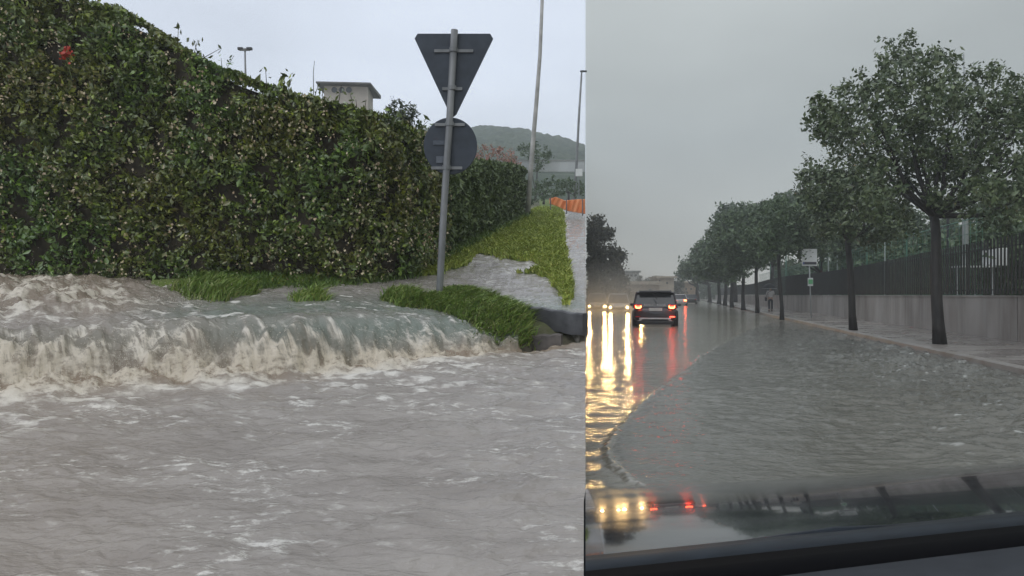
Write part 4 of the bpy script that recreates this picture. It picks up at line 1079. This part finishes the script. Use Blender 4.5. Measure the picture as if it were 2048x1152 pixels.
# bushes rising over the hedge
def bush(name, label, base, bl, D, dens, per, spread, leaf, mat, seed, cat='bush', wid=.5, dz=.3, tr=.05):
    rng = np.random.default_rng(seed)
    b = blobs_px(bl, D, rng, dz)
    return tree(name, base, Vector(base) + Vector((0, 0, .6)), tr, b, dens, per, spread, leaf, mat, label, cat, seed=seed, limbs=4, clip=False, wid=wid)
D_ = 11.6
hl3 = leafmat('shrub_leaf', [(.03, .045, .03), (.045, .06, .04), (.06, .075, .05)], .4)
bush('shrub', 'feathery rounded shrub standing up above the hedge near its right end', XZ(800, D_, -1.25 + SL * D_), [(800, 222, 22), (815, 240, 18), (782, 240, 20), (800, 255, 26), (828, 265, 14)], D_, 420, 10, .035, .075, hl3, 31, wid=.3)
bush('shrub', 'small green shrub at the end of the tall hedge left of the round sign', XZ(846, 12.5, -1.25 + SL * 12.5), [(842, 262, 16), (858, 268, 14), (850, 285, 18)], 12.5, 420, 10, .035, .075, hl2, 32, wid=.4)
# red flowers in the top left
rf = empty('red_flower', P(132, 108, 9.3)); tag(rf, 'single red flower head high in the dark hedge at upper left', 'flower')
rng = np.random.default_rng(8)
leaves('petals', rng.normal(size=(26, 3)) * np.array([.035, .02, .05]), .06, leafmat('red_petal', [(.35, .03, .02), (.45, .06, .04)], .5), rf, wid=.8)
MB().tube([(0, 0, -.05), (.02, .1, -.3)], .006, 4).build('stem', hl1, rf)

# ---- sign post
signb = NT('sign_back', (.06, .075, .10), .4); signb.color(signb.ramp(signb.noise(7, 4), [(.3, (.02, .028, .042)), (.7, (.036, .047, .066))])); signb.rough(signb.ramp(signb.noise(12, 3), [(.3, (.35, .35, .35)), (.7, (.6, .6, .6))]))
Ds_ = 8.75
base_s = P(878, 604, Ds_)
r = empty('sign_post', base_s); tag(r, 'grey steel post carrying a triangular and a round sign seen from behind', 'sign')
def SP(p): return Vector(p) - base_s
polem = NT('weathered_galvanised_pole', (.3, .3, .3), .45, metal=.2); polem.color(polem.ramp(polem.noise(5, 5, (1, 1, .5)), [(.3, (.14, .145, .15)), (.6, (.24, .245, .25)), (.8, (.33, .33, .32))]))
MB().tube([SP(P(877, 640, Ds_)), SP(P(878, 604, Ds_)), SP(P(888, 410, Ds_)), SP(P(898, 260, Ds_)), SP(P(909, 60, Ds_))], .042, 12).build('pole', polem.m, r, smooth=True)
def disc(cx_, cy_, rp, D, name, mat, parent, tilt=0):
    c = SP(P(cx_, cy_, D)); R_ = rp * D / F; m = MB(); N = 48
    for y0, rr_ in ((.0, R_ * .985), (.004, R_), (.028, R_), (.032, R_ * .985)):
        for k in range(N): t_ = 2 * math.pi * k / N; m.v.append((c.x + rr_ * math.cos(t_), c.y + y0 + .05, c.z + rr_ * 1.06 * math.sin(t_)))
    m.f.append(tuple(range(N))); m.f.append(tuple(reversed(range(3 * N, 4 * N))))
    for j in range(3):
        for k in range(N): m.f.append((j * N + k, j * N + (k + 1) % N, (j + 1) * N + (k + 1) % N, (j + 1) * N + k))
    return m.build(name, mat, parent)
dsc = disc(900, 290, 54, Ds_, 'round_sign', signb.m, r)
c = SP(P(880, 284, Ds_)); MB().box((c.x + .0, c.y + .038, c.z), (.17, .008, .05)).build('sticker', simple('faded_sticker', (.075, .09, .115), .5, .2, 30), dsc)
c = SP(P(880, 318, Ds_)); MB().box((c.x + .0, c.y + .038, c.z), (.10, .008, .08)).build('sticker', simple('dull_sticker', (.10, .115, .14), .5, .2, 30), dsc)
tri = [(905, 232), (899, 226), (828, 74), (834, 64), (980, 64), (986, 74), (912, 226)]
poly = [(SP(P(x, y, Ds_)).x, SP(P(x, y, Ds_)).z) for x, y in tri]
cy = SP(P(900, 300, Ds_)).y
tr_ = MB().prism(poly, cy + .05, cy + .08).build('triangular_sign', signb.m, r, bevel=.004)
for (x, y, wpx, par) in ((899, 248, 60, dsc), (893, 335, 62, dsc), (904, 176, 40, tr_), (907, 100, 78, tr_)):
    c = SP(P(x, y, Ds_)); wv = wpx * Ds_ / F
    mm = MB(); mm.box((c.x, c.y + .035, c.z), (wv, .02, .035)); mm.build('bracket', polem.m, par)
    mm = MB(); mm.tube([(c.x, c.y, c.z - .025), (c.x, c.y, c.z + .025)], .052, 10); mm.build('clamp', polem.m, par)

# ---- lamp posts, antenna masts
def lamppost(label, pts, D, rad, arm=None, grp=None, cat='lamp post', name='lamp_post', mat=None):
    b0 = P(*pts[0], D); r = empty(name, b0); tag(r, label, cat, grp)
    V = [P(x, y, D) - b0 for x, y in pts]; V[0] = V[0] - Vector((0, 0, .2))
    MB().tube(V, list(np.linspace(rad, rad * .6, len(V))), 10).build('pole', mat or polem.m, r, smooth=True)
    if arm:
        V = [P(x, y, D) - b0 for x, y in arm]
        MB().tube(V, rad * .45, 8).build('arm', polem.m, r, smooth=True)
        MB().box(V[-1] + Vector((0, 0, -.02)), (.5, .22, .1)).build('lamp_head', black_trim, r, bevel=.03)
    return r
palep = simple('pale_concrete_pole', (.40, .39, .37), .6, .3, 3)
lamppost('tall pale lamp post leaning right, standing in the verge where the lower hedge ends', [(1054, 438), (1062, 330), (1072, 215), (1080, 110), (1086, -40)], 28., .105, mat=palep)
lamppost('farther lamp post with a short bent arm at the bank edge', [(1148, 404), (1153, 330), (1158, 230), (1163, 150)], 55., .12, arm=[(1163, 150), (1163.6, 143), (1166, 141), (1167, 142)], mat=polem.m)
am = lamppost('thin mast with a crossbar of floodlights rising behind the tall hedge', [(491, 230), (491, 150), (490, 104)], 26., .045, name='floodlight_mast', cat='mast')
V = [P(x, y, 26.) - P(491, 230, 26.) for x, y in ((479, 99), (500, 99))]
MB().tube(V, .05, 6).build('crossbar', polem.m, am); MB().tube([P(490, 104, 26.) - P(491, 230, 26.), P(490, 97, 26.) - P(491, 230, 26.)], .035, 6).build('mast_tip', polem.m, am)
for x in (481, 499): MB().box(P(x, 97.5, 26.) - P(491, 230, 26.), (.18, .12, .08)).build('floodlight', black_trim, am)
lamppost('very thin aerial rod behind the hedge left of the building with round windows', [(627, 200), (627, 140), (629, 122)], 40., .025, name='aerial', cat='aerial')

# ---- building with three round windows
DBd = 62.
br_ = empty('tower_house', P(695, 330, DBd)); tag(br_, 'cream building with three round windows and a flat overhanging roof above the hedge', 'building')
def BR(p): return Vector(p) - Vector(br_.location)
pl = simple('cream_render', (.48, .43, .38), .7, .15, 1.2); rfm = simple('dark_roof_edge', (.13, .125, .12), .6, .2, 2)
a, b = P(648, 170, DBd), P(736, 330, DBd)
wall_ = MB(); cxl = BR((a + b) / 2); W_ = b.x - a.x; H_ = a.z - b.z
MB().box((cxl.x, cxl.y + 1.1, cxl.z), (W_, 2.2, H_)).build('wall', pl, br_)
a2, b2 = P(636, 165, DBd), P(744, 170, DBd)
m = MB(); zt = BR(a2).z; x0, x1 = BR(a2).x, BR(b2).x
m.v = [(x0, -.7, zt - .1), (x1, -.7, zt - .1 - .1), (x1 + .3, 2.6, zt - .4), (x0, 2.6, zt - .25), (x0, -.7, zt - .22), (x1, -.7, zt - .32), (x1 + .3, 2.6, zt - .7), (x0, 2.6, zt - .5)]
m.f = [(0, 1, 2, 3), (7, 6, 5, 4), (0, 4, 5, 1), (1, 5, 6, 2), (2, 6, 7, 3), (3, 7, 4, 0)]
m.build('roof', rfm, br_)
for x in (669, 683.5, 698):
    c = BR(P(x, 180, DBd)); m = MB(); N = 24; R_ = 6.0 * DBd / F
    for (rr_, y) in ((R_, -.05), (R_ * 1.18, -.05), (R_ * 1.18, .05), (R_, .05)):
        for k in range(N): t_ = 2 * math.pi * k / N; m.v.append((c.x + rr_ * math.cos(t_), c.y + y, c.z + rr_ * math.sin(t_)))
    for j in range(4):
        for k in range(N): m.f.append((j * N + k, j * N + (k + 1) % N, ((j + 1) % 4) * N + (k + 1) % N, ((j + 1) % 4) * N + k))
    w_ = m.build('round_window', pl, br_)
    m = MB(); m.v = [(c.x + R_ * math.cos(2 * math.pi * k / N), c.y - .02, c.z + R_ * math.sin(2 * math.pi * k / N)) for k in range(N)]; m.f = [tuple(range(N))]
    m.build('pane', glassd, w_)

# ---- far hillside, pink shrubbery, pale wall, orange barrier
pxh = np.linspace(760, SEAM - .6, 200); tt = np.linspace(0, 1, 90)
rid_y = np.interp(pxh, [760, 850, 900, 950, 985, 1030, 1070, 1110, 1150, 1171], [282, 262, 255, 253, 251, 259, 264, 272, 284, 291])
TT, PH = np.meshgrid(tt, pxh, indexing='ij')
DH = 57 + 183 * TT ** 1.3
yb = 370 + 1.25 * F / 60 + 8
YH = yb + (rid_y[None, :] - yb) * (1 - (1 - TT) ** 1.0)
YH = np.where(TT < .35, yb - (yb - 350) * TT / .35, 350 + (rid_y[None, :] - 350) * ((TT - .35) / .65) ** .8)
XH = (PH - CX) * DH / F; ZHh = (HZ - YH) * DH / F
rough_ = (fbm(XH * .12, DH * .12, 4, 2) * 1.6 + fbm(XH * .5, DH * .5, 3, 3) * .8) * sstep(.3, .6, TT)
hm = NT('wooded_hill', (.05, .075, .05), .9); hm.color(hm.ramp(hm.noise(.18, 8), [(.3, (.025, .045, .03)), (.55, (.05, .075, .045)), (.75, (.10, .12, .08))])); hm.bump(hm.noise(.6, 5), .8, 1.)
tag(grid('hillside', XH, DH, ZHh + rough_, hm.m), kind='structure')
hb_ = MB()
for i in range(len(tt)):
    hb_.v += [(XH[i, -1], DH[i, -1], (ZHh + rough_)[i, -1]), (XH[i, -1] - .5, DH[i, -1], -2)]
for i in range(len(tt) - 1): hb_.f.append((2 * i, 2 * i + 1, 2 * i + 3, 2 * i + 2))
tag(hb_.build('cliff', hm.m), kind='structure')
pinkm = leafmat('pink_blossom', [(.30, .12, .12), (.38, .18, .17), (.24, .13, .10), (.12, .13, .06)], .6)
def far_bush(label, bl, D, leafm, seed, dens=30, name='far_tree', cat='tree', per=8):
    sc = D / F; rng = np.random.default_rng(seed); b = blobs_px(bl, D, rng, .8)
    x = np.mean([q[0] for q in bl]); zb = float(np.interp(D, [0, 62], [-1.25, -1.25 + SL * 62]))
    base = XZ(x, D, zb)
    return tree(name, base, base + Vector((0, 0, .8)), 2.5 * sc, b, dens, per, 2.5 * sc, 4 * sc, leafm, label, cat, seed=seed, clip='L', limbs=3)
far_bush('pink flowering shrub behind the low hedge right of the round sign', [(960, 305, 14), (980, 302, 14), (1000, 306, 15), (1020, 316, 12), (1030, 326, 9), (985, 318, 16), (960, 322, 14), (1010, 322, 12)], 48., pinkm, 41, name='pink_shrub', cat='shrub', dens=22)
far_bush('dark green tree beyond the pink shrub, its crown behind the tall lamp post', [(1045, 300, 9), (1060, 300, 11), (1078, 302, 12), (1092, 308, 9), (1085, 318, 12), (1060, 312, 12), (1075, 330, 12)], 56., leafB, 42, dens=22)
far_bush('low dark bushes on the verge at the foot of the farther lamp post', [(1130, 365, 10), (1120, 372, 9), (1143, 366, 9), (1160, 372, 9), (1135, 380, 10), (1155, 385, 10), (1115, 385, 8)], 50., leafB, 43, dens=22, name='roadside_bush', cat='bush')
far_bush('grey green thicket between the tall lamp post and the low bushes', [(1078, 370, 12), (1092, 365, 12), (1105, 362, 11), (1070, 385, 12), (1090, 385, 13), (1108, 382, 11), (1066, 400, 9)], 46., leafB, 44, dens=22, name='thicket', cat='bush')
pw = empty('boundary_wall', P(1060, 345, 58)); tag(pw, 'pale greyish wall crossing behind the pink shrub at the foot of the hill', 'wall')
palew = simple('pale_wall_render', (.46, .48, .49), .7, .15, .6)
a_, b_ = P(955, 322, 58), P(SEAM - 2, 344, 58); c_ = (a_ + b_) / 2 - Vector(pw.location)
MB().box(c_, (b_.x - a_.x, .25, a_.z - b_.z)).build('wall_face', palew, pw); MB().box(c_ + Vector((0, 0, (a_.z - b_.z) / 2 + .03)), (b_.x - a_.x, .36, .07)).build('coping', simple('wall_coping', (.34, .34, .34), .6, .1), pw)
ws = empty('white_notice_board', P(1158, 345, 45)); tag(ws, 'small white board low down beside the farther lamp post', 'sign')
MB().box((0, 0, 0), (.42, .03, .45)).build('board', signw, ws, bevel=.01); MB().tube([(0, .03, -1.6), (0, .03, .2)], .03, 6).build('post', polem.m, ws)
# orange barrier netting
on_ = NT('orange_plastic_net', (.75, .16, .04), .55); 
on_.color(on_.ramp(on_.noise(3, 4), [(.3, (.88, .24, .08)), (.7, (.97, .38, .16))]))
ob = empty('barrier_net', LP(1136, 428, -1.25)); tag(ob, 'sagging orange plastic barrier netting across the far end of the verge', 'barrier')
Do = 27.; m = MB(); NU, NV = 70, 12
for j in range(NV + 1):
    for i in range(NU + 1):
        u, v = i / NU, j / NV; x = 1099 + (1170.3 - 1099) * u
        top = np.interp(x, [1099, 1112, 1130, 1150, 1171], [397, 394, 401, 399, 398]); bot = np.interp(x, [1099, 1115, 1135, 1171], [407, 413, 422, 428])
        p = P(x, top + (bot - top) * v, Do + .05 * math.sin(u * 17) + .03 * math.sin(u * 43 + v * 5)) - Vector(ob.location); m.v.append(tuple(p))
for j in range(NV):
    for i in range(NU): m.f.append((j * (NU + 1) + i, j * (NU + 1) + i + 1, (j + 1) * (NU + 1) + i + 1, (j + 1) * (NU + 1) + i))
nn_ = m.build('netting', on_.m, ob, smooth=True); wf = nn_.modifiers.new('solid', 'SOLIDIFY'); wf.thickness = .012
for x, yt, ybm in ((1101, 394, 420), (1133, 398, 428), (1165, 396, 432)):
    MB().tube([P(x, ybm, Do - .1) - Vector(ob.location), P(x, yt - 1, Do - .1) - Vector(ob.location)], .022, 6).build('stake', polem.m, ob)

# ---- grass
gl = leafmat('grass_blade', [(.05, .10, .02), (.08, .14, .025), (.11, .17, .035), (.06, .12, .02)], .5)
glc = leafmat('clump_blade', [(.09, .16, .03), (.14, .23, .045), (.19, .28, .06), (.24, .26, .10), (.12, .20, .04)], .5)
gl2 = leafmat('lawn_blade', [(.17, .24, .04), (.23, .29, .05), (.28, .33, .065), (.31, .32, .09)], .6)
hgt = GZ
flatX, flatY, flatZ = X.ravel(), D.ravel(), GZ.ravel(); fd = dry.ravel(); fs = s.ravel(); fpx = PXv.ravel(); fpy = PYv.ravel(); fc = clump.ravel(); ft = np.maximum(tuft, tuft2).ravel()
def blades(name, mask, N, h0, h1, mat, seed, label, lean=.5, wid=.012, flow=(0, 0)):
    rng = np.random.default_rng(seed)
    idx = np.flatnonzero(mask & (fpx > -60)); idx = rng.choice(idx, N)
    c = np.stack([flatX[idx], flatY[idx], flatZ[idx]], -1) + rng.normal(size=(N, 3)) * np.array([.02, .03, 0])
    c = c[c[:, 0] < (SEAM - 3 - CX) / F * c[:, 1]]; N = len(c)
    sc = (c[:, 1] / 8.5) ** .5
    h = rng.uniform(h0, h1, N) * sc; a = rng.normal(size=(N, 2)) * lean; a[:, 0] += flow[0]; a[:, 1] += flow[1]
    wv = rng.normal(size=(N, 2)); wv /= np.linalg.norm(wv, axis=1, keepdims=True); wv *= (wid * sc)[:, None]
    Z3 = np.zeros((N, 1))
    W3 = np.concatenate([wv, Z3], 1)
    mid = c + np.concatenate([a * h[:, None] * .35, (h * .62)[:, None]], 1); tip = c + np.concatenate([a * h[:, None] * 1.0, (h * .9)[:, None]], 1)
    V = np.stack([c - W3, c + W3, mid + W3 * .8, mid - W3 * .8, tip + W3 * .1, tip - W3 * .1], 1).reshape(-1, 3)
    i = np.arange(N)[:, None] * 6
    Fq = np.concatenate([i + np.array([0, 1, 2, 3]), i + np.array([3, 2, 4, 5])])
    o = npmesh(name, V, Fq, mat); tag(o, label, 'grass', kind='stuff'); return o
blades('long_grass', (fc > -1) & (fs > .12), 12000, .03, .12, glc, 1, 'long bright green grass clump round the foot of the sign post', lean=.8, wid=.008, flow=(.6, -.3))
blades('tuft_grass', (ft > -1) & (fs > .15), 3600, .05, .17, glc, 2, 'wet green tufts of grass washed over at the hedge foot', lean=.5, wid=.008, flow=(.5, -.1))
near_h = (fpy > np.interp(fpx, hedge_px, hedge_py) - 14) & (fpy < np.interp(fpx, hedge_px, hedge_py) + 10) & (fpx > 380) & (fpx < 1060)
blades('hedge_foot_grass', near_h, 8000, .06, .16, gl, 3, 'thin green grass growing along the foot of the hedges', lean=.5, wid=.009)
lawn = (fd > 2) & (fs > .3) & (fc < -5) & (fpx > 540) & (fpy > np.interp(fpx, hedge_px, hedge_py) - 4)
blades('lawn_grass', lawn, 42000, .03, .09, gl2, 4, 'short bright green grass of the verge between hedge and side street', lean=.6, wid=.011)

# ---- drops thrown up where the overflow hits the street
rng = np.random.default_rng(21)
msk = np.flatnonzero(((roll.ravel() > .45) & (fpx > -40) & (fpx < 1000)) | ((surge.ravel() > .5) & (fpx > -40) & (fpx < 420) & (st1.ravel() > .2)))
idx = rng.choice(msk, 3800); c = np.stack([flatX[idx], flatY[idx], WZ.ravel()[idx]], -1) + rng.normal(size=(3800, 3)) * .02
c[:, 2] += rng.exponential(.045, 3800) * (1 + .8 * leftw.ravel()[idx])
rd = rng.uniform(.0012, .0042, 3800)[:, None, None]
oc = np.array([[1, 0, 0], [-1, 0, 0], [0, 1, 0], [0, -1, 0], [0, 0, 1.5], [0, 0, -1.5]])
V = c[:, None, :] + oc[None] * rd
tr3 = np.array([[0, 2, 4], [2, 1, 4], [1, 3, 4], [3, 0, 4], [2, 0, 5], [1, 2, 5], [3, 1, 5], [0, 3, 5]])
dm = NT('foam_drop', (.66, .60, .50), .3)
tag(npmesh('water_drops', V.reshape(-1, 3), (np.arange(3800)[:, None, None] * 6 + tr3[None]).reshape(-1, 3), dm.m, smooth=True), 'pale muddy drops splashing up along the foot of the overflow', 'splash', kind='stuff')

# ---- air: rain haze over both streets
hz = NT('rain_haze', (1, 1, 1)); hz.t.nodes.remove(hz.b)
vol = hz.n('ShaderNodeVolumePrincipled'); vol.inputs['Color'].default_value = (.90, .94, .97, 1); vol.inputs['Density'].default_value = .0019; vol.inputs['Anisotropy'].default_value = .2
out = [q for q in hz.t.nodes if q.type == 'OUTPUT_MATERIAL'][0]; hz.l(vol.outputs[0], out.inputs['Volume'])
x0, x1, y0, y1, z0, z1 = -262, 262, -8, 280, -3.2, 62
hzb = MB().box(((x0 + x1) / 2, (y0 + y1) / 2, (z0 + z1) / 2), (x1 - x0, y1 - y0, z1 - z0)).build('haze', hz.m)
tag(hzb, 'thin grey rain haze filling the air over both streets', 'haze', kind='stuff')
